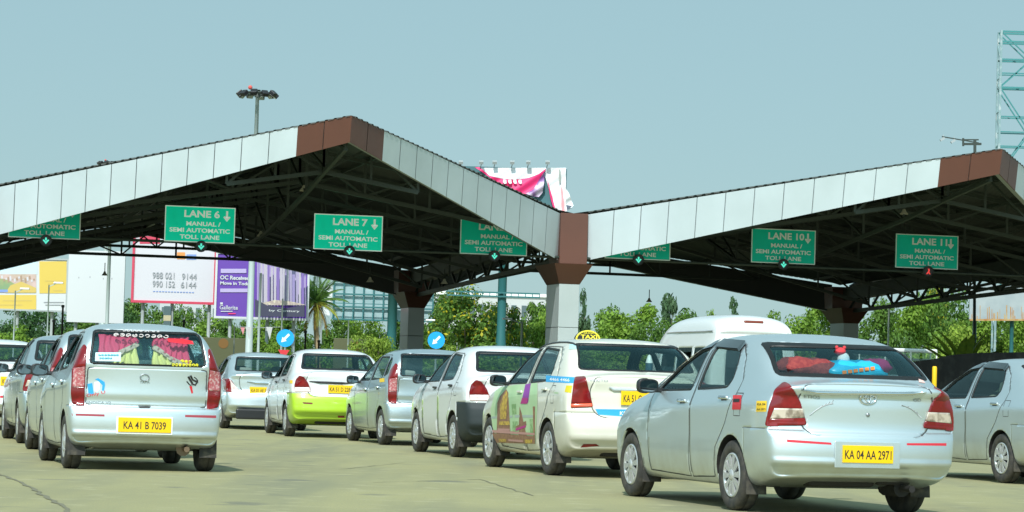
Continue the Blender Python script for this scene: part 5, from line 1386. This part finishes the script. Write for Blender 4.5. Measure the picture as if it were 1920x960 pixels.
def cloth(brd, pts, name, m, off, amp=.12, cuts=4):
    b = bmesh.new(); f = b.faces.new([b.verts.new((x, y, 0)) for x, y in pts]); b.normal_update(); bmesh.ops.triangulate(b, faces=[f])
    for _ in range(cuts): bmesh.ops.subdivide_edges(b, edges=b.edges[:], cuts=1, use_grid_fill=True)
    for v in b.verts: v.co = brd.P(v.co.x, v.co.y, off+amp*math.sin(v.co.x*.16+v.co.y*.24))
    return obj(name, b, m, brd.root, True)
mwh = mat('white_flex', (.84, .85, .86), .6); mpk = mat('pink_flex', (.80, .03, .17), .5)
cloth(a, [(897, 315), (1026, 315), (1012, 326), (990, 334), (965, 337), (940, 335), (918, 330)], 'white_flex', mwh, .15, .04); cloth(a, [(1024, 315), (1061, 315), (1061, 400), (1041, 400), (1031, 362), (1022, 330)], 'white_flex', mwh, .15, .04)
cloth(a, [(890, 314), (899, 314), (918, 330), (940, 336), (965, 338), (992, 334), (1010, 327), (1023, 317), (1022, 322), (1008, 345), (1000, 357), (985, 366), (970, 366), (945, 352), (925, 338), (905, 324)], 'pink_flex', mpk, .35, .06)
cloth(a, [(1021, 322), (1020, 345), (1017, 362), (1010, 370), (998, 369), (985, 364), (1000, 356), (1008, 342)], 'printed_flap', mat('printed_flap', (.62, .52, .66), .6, noise=(1.6, (.25, .10, .32), .5, .62)), .42, .12)
cloth(a, [(1025, 332), (1036, 372), (1043, 400), (1040, 400), (1032, 372)], 'pink_edge', mpk, .3, .02, 2); cloth(a, [(1052, 345), (1056, 365), (1059, 400), (1053, 400), (1052, 370)], 'pink_edge', mat('faded_pink', (.85, .35, .38), .6), .3, .02, 2); cloth(a, [(1047, 318), (1051, 318), (1052, 342), (1048, 346)], 'grey_stain', mat('grey_flex_stain', (.35, .38, .35), .6), .3, .02, 2)
cloth(a, [(1061, 354), (1066, 362), (1075, 386), (1070, 392), (1061, 397)], 'loose_flap', mwh, .3, .10); cloth(a, [(1061, 385), (1073, 387), (1063, 395)], 'loose_flap_back', mat('dark_flap', (.06, .08, .12), .6), .5, .05, 2)
b = bmesh.new()
for k in range(4): x = 944+k*9.5; cx = [(x, 337+k % 2), (x+5, 338), (x+6, 345), (x+2, 346), (x-1, 342)]; poly(b, [a.P(u, w_, .52) for u, w_ in cx])
obj('faded_print', b, mwh, a.root)
for x in (863, 901, 926, 959, 989, 1025):
    b = bmesh.new(); p = a.P(x, 306); q = a.P(x-1, 317); bar(b, (q.x, .1, q.z), (p.x+.1, -.5, p.z+.1), .045); box(b, (p.x+.05, -.6, p.z), (.26, .22, .17), Matrix.Rotation(RAD(25), 3, 'X')); obj('floodlight', b, M['steel2'], a.root)
# bare teal hoarding frame on the right, with a rusty sheet low down
d = 165; c = at(1866, 600, d)
t = thing('hoarding_frame', 'bare teal lattice hoarding frame rising above the right canopy', 'billboard frame', (c.x, c.y, 0))
ztop = zat(1866, 53, d); W_ = 230*d/F_PX
b = bmesh.new()
for x in (0, W_*.5, W_):
    for y in (0, 1.0): bar(b, (x+.0, y, 0), (x, y, ztop), .13 if y == 0 else .10)
    for k in range(int(ztop/1.0)): bar(b, (x, 0, k*1.0), (x, 1.0, k*1.0+(1 if k % 2 else 0)), .06)
obj('upright', b, mat('weathered_teal', (.22, .34, .35), .5, noise=(2, (.42, .50, .50), .5, .65)), t)
b = bmesh.new(); ys = [55, 74, 108, 134, 161, 216, 245, 272, 330, 390, 450, 510, 560]
for i, py in enumerate(ys):
    z = zat(1866, py, d); 
    for y in (0, 1.0): bar(b, (0, y, z), (W_, y, z), .10 if i in (0, 1, 2, 4) else .07)
for i, j in ((0, 4), (4, 8), (8, 12)):
    z0, z1 = zat(1866, ys[i], d), zat(1866, ys[j], d); zm = (z0+z1)/2
    for y in (.0, 1.0): bar(b, (0, y, z0), (W_*.25, y, zm), .07); bar(b, (0, y, z1), (W_*.25, y, zm), .07); bar(b, (W_*.5, y, z0), (W_*.25, y, zm), .07); bar(b, (W_*.5, y, z1), (W_*.25, y, zm), .07)
obj('brace', b, mat('bright_teal', (.05, .24, .24), .5), t)
a = Board('billboard', 'grey rust-streaked hoarding sheet behind the trees at right', 1818, 535, 1990, 601, 160, mat('rusty_sheet', (.40, .45, .45), .6, noise=(.8, (.30, .36, .38), .4, .65)), .2)
a.posts((1830, 1900, 1970), .12, B['teal'])
rnd = random.Random(11); b = bmesh.new()
for k in range(34):
    x = rnd.uniform(1819, 1985); y1 = rnd.choice([601, 601, 598]); l = rnd.uniform(4, 26); a.quad(x, y1-l, x+rnd.uniform(.6, 2.2), y1, b, .012+.0005*k)
obj('rust_streak', b, mat('rust', (.42, .20, .06), .8, noise=(2, (.55, .45, .22), .4, .7)), a.root)
b = bmesh.new(); a.quad(1818, 598, 1990, 601.5, b, .04); obj('rusty_edge', b, bpy.data.materials['rust'], a.root)
c = at(1815, 268, 150); t = thing('floodlight_arm', 'small floodlights on an arm showing above the right canopy ridge', 'floodlight', (c.x, c.y, 0))
b = bmesh.new(); P_ = lambda px, py: Vector((at(px, py, 150).x-c.x, 0, at(px, py, 150).z))
bar(b, P_(1766, 256), P_(1835, 268), .06); bar(b, P_(1806, 262), P_(1835, 262), .07); bar(b, P_(1808, 270), P_(1840, 270), .12); bar(b, P_(1806, 259), P_(1806, 274), .10); bar(b, P_(1828, 262), P_(1828, 600)*Vector((1, 1, 0)), .14); obj('arm', b, M['steel'], t)
for px, py in ((1767, 261), (1787, 265)):
    b = bmesh.new(); p = P_(px, py); box(b, p, (.26, .2, .12), Matrix.Rotation(RAD(-35), 3, 'Y')); bar(b, p, p+Vector((.05, 0, .25)), .04); obj('floodlight', b, M['steel2'], t)
# ================================================================== masts, lamp posts, small street furniture
def mast(px, py_top, head_px, d, label, r0=.21):
    c = at(px, py_top, d); t = thing('high_mast', label, 'light mast', (c.x, c.y, 0), 0, 'tall floodlight masts')
    b = bmesh.new(); tube(b, [(0, 0, 0), (0, 0, c.z*.5), (0, 0, c.z)], [r0, r0*.75, r0*.45], 10); obj('mast', b, mat('mast_grey', (.42, .50, .48), .5) if 'mast_grey' not in bpy.data.materials else bpy.data.materials['mast_grey'], t)
    R_ = head_px/2*d/F_PX
    b = bmesh.new(); n = 24
    tube(b, [(R_*.72*math.cos(2*math.pi*i/n), R_*.72*math.sin(2*math.pi*i/n), c.z-.1) for i in range(n+1)], .06, 6)
    for k in range(4): a_ = k*math.pi/2+.4; bar(b, (0, 0, c.z-.1), (R_*.72*math.cos(a_), R_*.72*math.sin(a_), c.z-.1), .06)
    tube(b, [(0, 0, c.z-.3), (0, 0, c.z+.1)], .16, 8)
    obj('ring', b, M['steel'], t)
    for k in range(10):
        a_ = 2*math.pi*k/10+.2; b = bmesh.new(); ca, sa = math.cos(a_), math.sin(a_)
        Rm = Matrix.Rotation(a_, 3, 'Z') @ Matrix.Rotation(RAD(40), 3, 'Y')
        box(b, (R_*.86*ca, R_*.86*sa, c.z-.16+.05*(k % 2)), (R_*.30, R_*.32, R_*.20), Rm, bev=.03); o = obj('floodlight', b, M['black'], t)
        b2 = bmesh.new(); box(b2, Vector((R_*.86*ca, R_*.86*sa, c.z-.16+.05*(k % 2)))+Rm @ Vector((0, 0, -R_*.105)), (R_*.25, R_*.27, .02), Rm); obj('lens', b2, mat('lamp_lens', (.55, .6, .58), .2) if 'lamp_lens' not in bpy.data.materials else bpy.data.materials['lamp_lens'], o)
    b = bmesh.new(); bmesh.ops.create_uvsphere(b, u_segments=8, v_segments=6, radius=.12, matrix=Matrix.Translation((-.4, 0, c.z+.22))); obj('beacon', b, mat('red_beacon', (.7, .12, .1), .3), t)
mast(483, 172, 78, 150, 'tall floodlight mast above the left canopy, its pole in front of the purple billboard')
mast(204, 304, 44, 330, 'distant floodlight mast whose head just clears the left canopy', .3)
def pole(px, py_top, d, label, r=.06, arm=None, m='mast_grey'):
    c = at(px, py_top, d); t = thing('lamp_post', label, 'lamp post', (c.x, c.y, 0), 0, 'slim lamp posts beyond the canopy')
    b = bmesh.new(); tube(b, [(0, 0, 0), (0, 0, c.z)], [r, r*.8], 8); obj('post', b, bpy.data.materials[m], t)
    if arm:
        b = bmesh.new(); bar(b, (0, 0, c.z-.1), (arm*.8, 0, c.z+.1), .05); obj('arm', b, bpy.data.materials[m], t); b = bmesh.new(); box(b, (arm, 0, c.z+.12), (.5, .2, .09), bev=.02); obj('lamp_head', b, M['white'], t)
pole(206, 455, 150, 'grey lamp post in front of the blank white billboard', .11); pole(489, 512, 150, 'thin pale post just right of the tall mast', .08)
pole(29, 545, 150, 'thin lamp post in front of the yellow strip at far left', .045, .5); pole(92, 534, 150, 'thin lamp post in front of the white block of the yellow billboard', .045, .5)
pole(979, 603, 140, 'street lamp with a left arm in front of the flowering tree', .07, -.75); pole(793, 604, 150, 'short post with an arm beside the dark rear column', .06, .4); pole(654, 600, 150, 'short post among the shrubs right of the palm', .05)
pole(1667, 570, 150, 'thin post among the trees right of the right rear column', .06)
pole(530, 560, 150, 'thin post behind the blue arrow sign near the palm', .045)
for px, y0 in ((118, 574), (101, 602), (573, 622), (598, 640), (345, 602)):
    c = at(px, y0, 135); b = bmesh.new(); tube(b, [(0, 0, 0), (0, 0, c.z)], .05, 6); box(b, (0, 0, c.z), (.14, .14, .12)); o = obj('marker_post', b, M['black']); o.location = (c.x, c.y, 0)
    tag(o, {118: 'black post left of the blank white billboard', 101: 'short black post left of the hatchback roof', 573: 'black post left of the palm trunk', 598: 'short black post right of the palm trunk', 345: 'black post behind the hatchback roof'}[px], 'post', 'black posts beyond the toll lanes')
c = at(315, 574, 150); t = thing('pillar', 'dark pillar with a beige band under the phone number billboard', 'pillar', (c.x, c.y, 0)); b = bmesh.new(); box(b, (0, 0, c.z/2), (.38, .38, c.z), bev=.02); obj('shaft', b, mat('pillar_slate', (.08, .13, .14), .6), t); b = bmesh.new(); box(b, (0, 0, c.z-.65), (.40, .40, .30), bev=.01); obj('band', b, mat('pillar_beige', (.50, .44, .28), .6), t)
def barrier(x0, x1, ytop, d, cx, cy, label):
    p, q = at(x0, ytop, d), at(x1, ytop, d); t = thing('barrier_wall', label, 'wall', ((p.x+q.x)/2, d, 0), 0, 'olive barrier walls beyond the toll lanes'); w_ = q.x-p.x; z = p.z
    b = bmesh.new(); box(b, (0, 0, z/2), (w_, .2, z), bev=.015); obj('panel', b, mat('olive_paint', (.095, .105, .045), .6) if 'olive_paint' not in bpy.data.materials else bpy.data.materials['olive_paint'], t)
    v = at_y(cx, cy, d-.1); b = bmesh.new(); r = lathe(b, [(.27, -.115), (.001, -.117)], Matrix.Translation((v.x-t.location.x, 0, v.z)) @ Matrix.Rotation(RAD(90), 4, 'Z'), 20); fixn(b); obj('round_emblem', b, mat('emblem_rust', (.20, .10, .02), .6) if 'emblem_rust' not in bpy.data.materials else bpy.data.materials['emblem_rust'], t)
barrier(372, 469, 632, 150, 419, 644, 'olive barrier wall with a round brown emblem, above the silver lipped sedan'); barrier(626, 704, 634, 152, 668, 649, 'olive barrier wall with a half hidden emblem, above the lime bumpered sedan'); barrier(300, 366, 634, 150.5, 330, 650, 'olive barrier wall behind the curtained hatchback roof')
for i, (px, py, col, lb) in enumerate(((455, 614, 'faded_pink', 'small faded pink pennant left of the tall mast'), (466, 613, 'white_banner_cloth', 'white pennant just left of the tall mast'), (505, 613, 'white_banner_cloth', 'white pennant right of the thin pale post'))):
    c = at(px, py, 146); hw = (4 if i == 0 else 6)*146/F_PX; b = bmesh.new(); hh = (14 if i == 0 else 24)*146/F_PX
    prism(b, [(-hw, 0, 0), (hw, .03, 0), (hw*.25, .06, -hh)], (0, .015, 0)); fixn(b); o = obj('pennant', b, bpy.data.materials[col]); o.location = c; tag(o, lb, 'pennant', 'pennants near the tall mast')
c0_, c1_ = at(440, 612, 146.05), at(530, 613, 146.05); b = bmesh.new(); tube(b, [c0_, (c0_+c1_)/2+Vector((0, 0, -.06)), c1_], .015, 5); 
for c in (c0_, c1_): tube(b, [c, Vector((c.x, c.y, 0))], .03, 6)
tag(obj('pennant_line', b, M['steel2']), 'string on two posts that carries the pennants near the mast', 'string')
# ================================================================== far buildings
def building(x0, y0, x1, d, label, wall, nx, ny, zbase=0):
    p, q = at(x0, y0, d), at(x1, y0, d); w_ = q.x-p.x; z = p.z; t = thing('building', label, 'building', ((p.x+q.x)/2, d, 0))
    b = bmesh.new(); box(b, (0, 5, z/2), (w_, 10, z)); obj('wall', b, wall, t); b = bmesh.new(); box(b, (0, 5, z+.15), (w_+.5, 10.5, .3)); obj('roof', b, M['white'], t)
    for i in range(nx):
        for j in range(ny):
            b = bmesh.new(); box(b, (-w_/2+w_*(i+.5)/nx, -.02, z-1.6-j*3.2), (w_/nx*.5, .12, 1.5)); obj('window', b, mat('far_window', (.10, .14, .15), .15) if 'far_window' not in bpy.data.materials else bpy.data.materials['far_window'], t)
building(800, 551, 1032, 270, 'long white building behind the flowering tree', mat('white_wall', (.50, .52, .52), .7), 12, 3)
building(300, 560, 412, 290, 'pale grey building behind the trees under the phone number billboard', mat('grey_wall', (.45, .48, .50), .7), 7, 3)
# ================================================================== trees
def leafmat(name, c, sat=.35, tr=.36):
    Mt = mat(name, c, .55, var=sat, trans=tr, spec=.25, noise=(3.2, (c[0]*.70, c[1]*.78, c[2]*.82), .42, .62)); return Mt
LM = {'dark': leafmat('dark_leaves', (.070, .155, .045)), 'mid': leafmat('green_leaves', (.125, .235, .038)), 'light': leafmat('light_green_leaves', (.21, .35, .045)), 'yel': leafmat('yellow_flowers', (.58, .50, .03), .2),
      'blue': leafmat('grey_green_leaves', (.085, .16, .07)), 'palm': leafmat('palm_leaves', (.13, .24, .05), .3), 'dry': leafmat('dry_palm_leaves', (.36, .22, .035), .3), 'limey': leafmat('young_leaves', (.30, .42, .06), .3)}
BARK = mat('bark', (.13, .10, .07), .9, noise=(6, (.2, .17, .13), .4, .7))
def crown_mesh(kind, seed, n=7600, lumps=46, flowers=0, tall=False, size=.0235, sparse=1.0):
    """leaf faces scattered through uneven clumps, in a unit box standing on z = 0"""
    rnd = random.Random(seed); V, Fc, MI = [], [], []; C = []
    for _ in range(lumps):
        while True:
            x, y, z = rnd.uniform(-.5, .5), rnd.uniform(-.5, .5), rnd.uniform(0, 1)
            if tall: r = .5*(1-abs(z-.4)/.75)
            else: r = .5*math.sqrt(max(0, 1-((z-.45)/.58)**2))
            if math.hypot(x, y) < r*.86: break
        C.append((x, y, z, rnd.uniform(.09, .19)*(1.0 if not tall else .75)))
    for i in range(n):
        x, y, z, r = C[int(rnd.random()*len(C))] if i > lumps*3 else C[i % lumps]
        u, v, w_ = rnd.gauss(0, 1), rnd.gauss(0, 1), rnd.gauss(0, 1); l = math.sqrt(u*u+v*v+w_*w_)+1e-6; rr = r*(rnd.random()**.35)*sparse
        c = Vector((x+u/l*rr, y+v/l*rr, max(.0, z+w_/l*rr*.8)))
        s = size*rnd.uniform(.6, 1.4); nrm = Vector((u/l+rnd.gauss(0, .5), v/l+rnd.gauss(0, .5), w_/l+.5+rnd.gauss(0, .5))).normalized()
        t = nrm.orthogonal().normalized(); t = Matrix.Rotation(rnd.uniform(0, 6.3), 3, nrm) @ t; q = nrm.cross(t)
        k = len(V); V += [c-t*s, c-q*s*.55, c+t*s, c+q*s*.55]; Fc.append((k, k+1, k+2, k+3)); MI.append(1 if flowers and w_ > -.2 and rnd.random() < flowers*(1.5 if (i*7919) % 5 == 0 else .6) else 0)
    me = bpy.data.meshes.new('crown'); me.from_pydata([tuple(v) for v in V], [], Fc)
    me.materials.append(LM[kind])
    if flowers: me.materials.append(LM['yel'])
    for p, m_ in zip(me.polygons, MI): p.material_index = m_
    return me, C
CR = {}
def crown(kind, var, **kw):
    k = (kind, var)
    if k not in CR: CR[k] = crown_mesh(kind, hash_(kind)+var*13, **kw)
    return CR[k]
def hash_(s): return sum(ord(c)*(i+3) for i, c in enumerate(s))
NAMES = {'dark': 'dark green tree', 'mid': 'green tree', 'light': 'light green tree', 'blue': 'airy grey-green tree', 'flower': 'green tree dotted with yellow flowers'}
rt = random.Random(5)
def tree(px, py, wpx, d, kind, label, zlow=.22, var=0, group=None, **kw):
    c = at(px, py, d); H = c.z; W_ = wpx*d/F_PX; g = Vector((c.x, c.y, 0))
    t = thing('tree', label, 'tree', g, rt.uniform(0, 6.28), group or 'trees beyond the toll plaza')
    key = 'mid' if kind == 'flower' else kind
    k = (kind, var)
    if kind == 'flower': kw.update(n=8000, lumps=50)
    if k not in CR: CR[k] = crown_mesh(key, hash_(kind)+var*13, flowers=.3 if kind == 'flower' else 0, **kw)
    me, C = CR[k]
    o = link('crown', me, t); z0 = H*zlow; o.location = (0, 0, z0); o.scale = (W_*1.22, W_*1.22, (H-z0)/.93)
    b = bmesh.new(); r = max(.10, H*.022); tube(b, [(0, 0, -.1), (.05*r, .1*r, z0), (0, 0, z0+(H-z0)*.5)], [r*1.25, r, r*.5], 8)
    for i in range(0, min(len(C), 14)):
        x, y, z, _ = C[i]; tube(b, [(0, 0, z0+(H-z0)*min(.5, z*.5)), (x*W_*.5, y*W_*.5, z0+(H-z0)*z*.75), (x*W_, y*W_, z0+(H-z0)*z)], [r*.4, r*.28, r*.1], 5, cap=False)
    obj('trunk', b, BARK, t)
    return t
L_ = 'trees beyond the toll plaza'
for i, (px, py, w_, d, kind, lb) in enumerate((
    (10, 583, 95, 185, 'dark', 'dark tree below the landscape picture, at the left edge'), (62, 580, 100, 190, 'dark', 'dark tree under the yellow strip of the left billboard'), (112, 585, 95, 186, 'dark', 'dark tree at the left side of the blank billboard'), (165, 598, 90, 180, 'mid', 'tree under the blank white billboard'), (225, 590, 80, 183, 'dark', 'dark tree at the right side of the blank billboard'),
    (262, 572, 85, 195, 'mid', 'tree under the left end of the phone number billboard'), (312, 582, 90, 190, 'mid', 'tree behind the dark pillar'), (356, 575, 80, 200, 'mid', 'tree under the middle of the phone number billboard'), (398, 588, 90, 186, 'light', 'light tree at the left end of the purple billboard'),
    (445, 600, 85, 175, 'mid', 'tree under the purple part of the purple billboard'), (498, 598, 90, 180, 'light', 'light tree under the tower picture'), (548, 596, 80, 182, 'mid', 'tree left of the palm'), (640, 592, 80, 186, 'mid', 'tree right of the palm'), (690, 598, 90, 182, 'light', 'light tree left of the teal monopole'), (700, 616, 80, 150, 'limey', 'round lime green bush left of the dark rear column'),
    (768, 590, 80, 182, 'mid', 'tree hidden behind the dark rear column'), (808, 560, 70, 200, 'dark', 'dark tree right of the dark rear column'), (838, 575, 80, 178, 'mid', 'tree behind the second blue arrow sign'), (1000, 566, 90, 190, 'mid', 'tree left of the front column'), (1030, 582, 70, 180, 'light', 'light tree behind the front column'),
    (1140, 592, 90, 185, 'mid', 'low tree right of the front column'), (1182, 578, 130, 180, 'light', 'rounded light green tree left of the minibus'), (1225, 600, 90, 175, 'mid', 'tree at the left end of the minibus roof'), (1300, 598, 110, 185, 'mid', 'tree behind the minibus'), (1400, 602, 120, 185, 'mid', 'tree behind the rear of the minibus'), (1455, 606, 90, 180, 'light', 'light tree at the right end of the minibus'),
    (1500, 585, 95, 182, 'light', 'light tree right of the minibus roof'), (1545, 572, 100, 186, 'light', 'taller light tree left of the right rear column'), (1590, 590, 90, 182, 'mid', 'tree behind the right rear column'), (1660, 580, 100, 180, 'mid', 'tree just right of the right rear column'), (1712, 568, 120, 184, 'light', 'light tree above the white bus'), (1770, 545, 120, 200, 'mid', 'tall tree under the lane 11 sign'),
    (1800, 592, 110, 172, 'limey', 'bright young tree above the black net fence'), (1850, 598, 120, 172, 'light', 'light tree under the rusty hoarding sheet'), (1905, 600, 110, 174, 'light', 'light tree under the rusty sheet at the right edge'), (1925, 540, 120, 215, 'mid', 'tree behind the rusty sheet at the right edge'))):
    tree(px, py, w_, d, kind, lb, .04, i % 3, L_)
tree(878, 562, 135, 172, 'flower', 'green tree dotted with yellow flowers left of the teal monopole', .1, 0); tree(950, 560, 100, 178, 'flower', 'green tree with a few yellow flowers behind the teal monopole', .1, 1)
tree(1103, 541, 46, 210, 'blue', 'slim airy tree just right of the front column', .1, 0, tall=True, n=2600, lumps=26, size=.034); tree(1260, 537, 78, 210, 'blue', 'tall airy tree above the left end of the minibus roof', .1, 1, tall=True, n=3000, lumps=30, size=.03)
tree(1378, 566, 62, 225, 'blue', 'small airy tree above the middle of the minibus', .1, 2, tall=True, n=2600, lumps=26, size=.034); tree(1338, 576, 34, 225, 'light', 'small light tree top above the minibus', .2, 2)
tree(1750, 520, 60, 215, 'flower', 'yellow flowered tree seen through the trusses under the lane 11 sign', .3, 1)
# low shrubs along the back of the plaza
rs = random.Random(9)
for i in range(34):
    px = -20+i*58+rs.uniform(-14, 14); hz = 722+.0297*(px-960); py = hz-rs.uniform(62, 82)
    k = rs.choice(['mid', 'light', 'light', 'limey']); c = at(px, py, 158+rs.uniform(-6, 6)); wpx = rs.uniform(75, 105)
    s = thing('shrub', {'mid': 'mid green shrub in the low row along the back of the plaza', 'light': 'light green shrub in the low row along the back of the plaza', 'limey': 'lime green shrub in the low row along the back of the plaza'}[k], 'shrub', (c.x, c.y, 0), rs.uniform(0, 6), 'low shrubs along the back of the plaza, ' + {'mid': 'mid green', 'light': 'light green', 'limey': 'lime green'}[k])
    kk = (k, i % 3)
    if kk not in CR: CR[kk] = crown_mesh(k, hash_(k)+(i % 3)*13)
    o = link('foliage', CR[kk][0], s); W_ = wpx*158/F_PX; o.scale = (W_*1.25, W_*1.25, c.z/.93); o.location = (0, 0, -.1)
    b = bmesh.new(); tube(b, [(0, 0, 0), (.05, 0, c.z*.6)], [.08, .04], 6); obj('stem', b, BARK, s)
# coconut palm
def frond(b, org, az, el, L, droop, m, wd=.42, rnd=random.Random(3)):
    n = 12; P_ = []; p = Vector(org); e = el
    for i in range(n+1):
        P_.append(p.copy()); p = p+Vector((math.cos(az)*math.cos(e), math.sin(az)*math.cos(e), math.sin(e)))*L/n; e -= droop/n
    tube(b, P_, [.035*(1-i/n)+.008 for i in range(n+1)], 5, mat=m, cap=False)
    for i in range(1, n+1):
        for h in (0, .5):
            k = min(i+h, n); j = int(k); q = P_[j] if j == k else (P_[j]+P_[j+1])/2
            t = (P_[j]-P_[j-1]).normalized(); sd = t.cross(Vector((0, 0, 1)))
            if sd.length < .1: sd = Vector((math.sin(az), -math.cos(az), 0))
            sd.normalize(); ll = wd*(1-.55*abs(k/n-.45)*2)*rnd.uniform(.8, 1.15)*L*.55
            for s in (-1, 1):
                tip = q+sd*s*ll*.8+t*ll*.45+Vector((0, 0, -ll*.5)); wv = t*.055
                f = b.faces.new([b.verts.new(q-wv), b.verts.new((q+tip)/2+wv*.6+Vector((0, 0, ll*.06))), b.verts.new(tip), b.verts.new((q+tip)/2-wv*.6)]); f.material_index = m
c = at(593, 568, 160); t = thing('palm_tree', 'coconut palm with drooping yellow-green fronds in front of the purple billboard', 'palm tree', (c.x, c.y, 0))
b = bmesh.new(); tube(b, [(.35, 0, 0), (.22, 0, c.z*.35), (.05, 0, c.z*.7), (0, 0, c.z)], [.22, .17, .15, .13], 10); obj('trunk', b, mat('palm_bark', (.36, .27, .15), .9, noise=(8, (.24, .18, .11), .4, .7)), t)
rp = random.Random(21); b = bmesh.new(); n = 26
for i in range(n):
    el = lerp(RAD(82), RAD(-30), (i/n)**1.1); frond(b, (0, 0, c.z), i*2.4, el, rp.uniform(1.75, 2.3), RAD(lerp(35, 75, i/n)), 0 if i < 17 else 1, .40, rp)
obj('crown', b, [LM['palm'], leafmat('yellowing_fronds', (.34, .36, .05), .25)], t)
b = bmesh.new()
for i in range(6): frond(b, (0, 0, c.z-.1), i*1.1+.3, RAD(-45), rp.uniform(1.5, 2.0), RAD(45), 0, .28, rp)
obj('dry_fronds', b, LM['dry'], t)
b = bmesh.new()
for i in range(9): bmesh.ops.create_icosphere(b, subdivisions=1, radius=.12, matrix=Matrix.Translation((.22*math.cos(i*2.1), .22*math.sin(i*2.1), c.z-.2-.07*(i % 3))))
obj('coconuts', b, mat('coconut', (.42, .26, .05), .6), t)
for px, py, lb in ((1795, 618, 'banana plant with upright leaves above the black net fence'), (1808, 612, 'second banana plant, right of the one above the net fence')):
    c = at(px, 668, 140); zt = zat(px, py, 140); t = thing('banana_plant', lb, 'plant', (c.x, c.y, 0)); b = bmesh.new()
    for i in range(8):
        a_ = i*2.4; el = RAD(78-6*i); L = (zt)*.62; P_ = []; p = Vector((0, 0, zt*.45)); e = el
        for k in range(7): P_.append(p.copy()); p = p+Vector((math.cos(a_)*math.cos(e), math.sin(a_)*math.cos(e), math.sin(e)))*L/6; e -= .12
        sd = Vector((-math.sin(a_), math.cos(a_), 0)); prev = None
        for k, q in enumerate(P_):
            w_ = .26*math.sin(math.pi*min(1, (k+.3)/6.6)); cur = [b.verts.new(q-sd*w_+Vector((0, 0, w_*.4))), b.verts.new(q), b.verts.new(q+sd*w_+Vector((0, 0, w_*.4)))]
            if prev: b.faces.new((prev[0], prev[1], cur[1], cur[0])); b.faces.new((prev[1], prev[2], cur[2], cur[1]))
            prev = cur
    obj('leaves', b, LM['limey'], t, True); b = bmesh.new(); tube(b, [(0, 0, 0), (0, 0, zt*.5)], [.14, .09], 8); obj('stem', b, mat('banana_stem', (.35, .30, .10), .7) if 'banana_stem' not in bpy.data.materials else bpy.data.materials['banana_stem'], t)
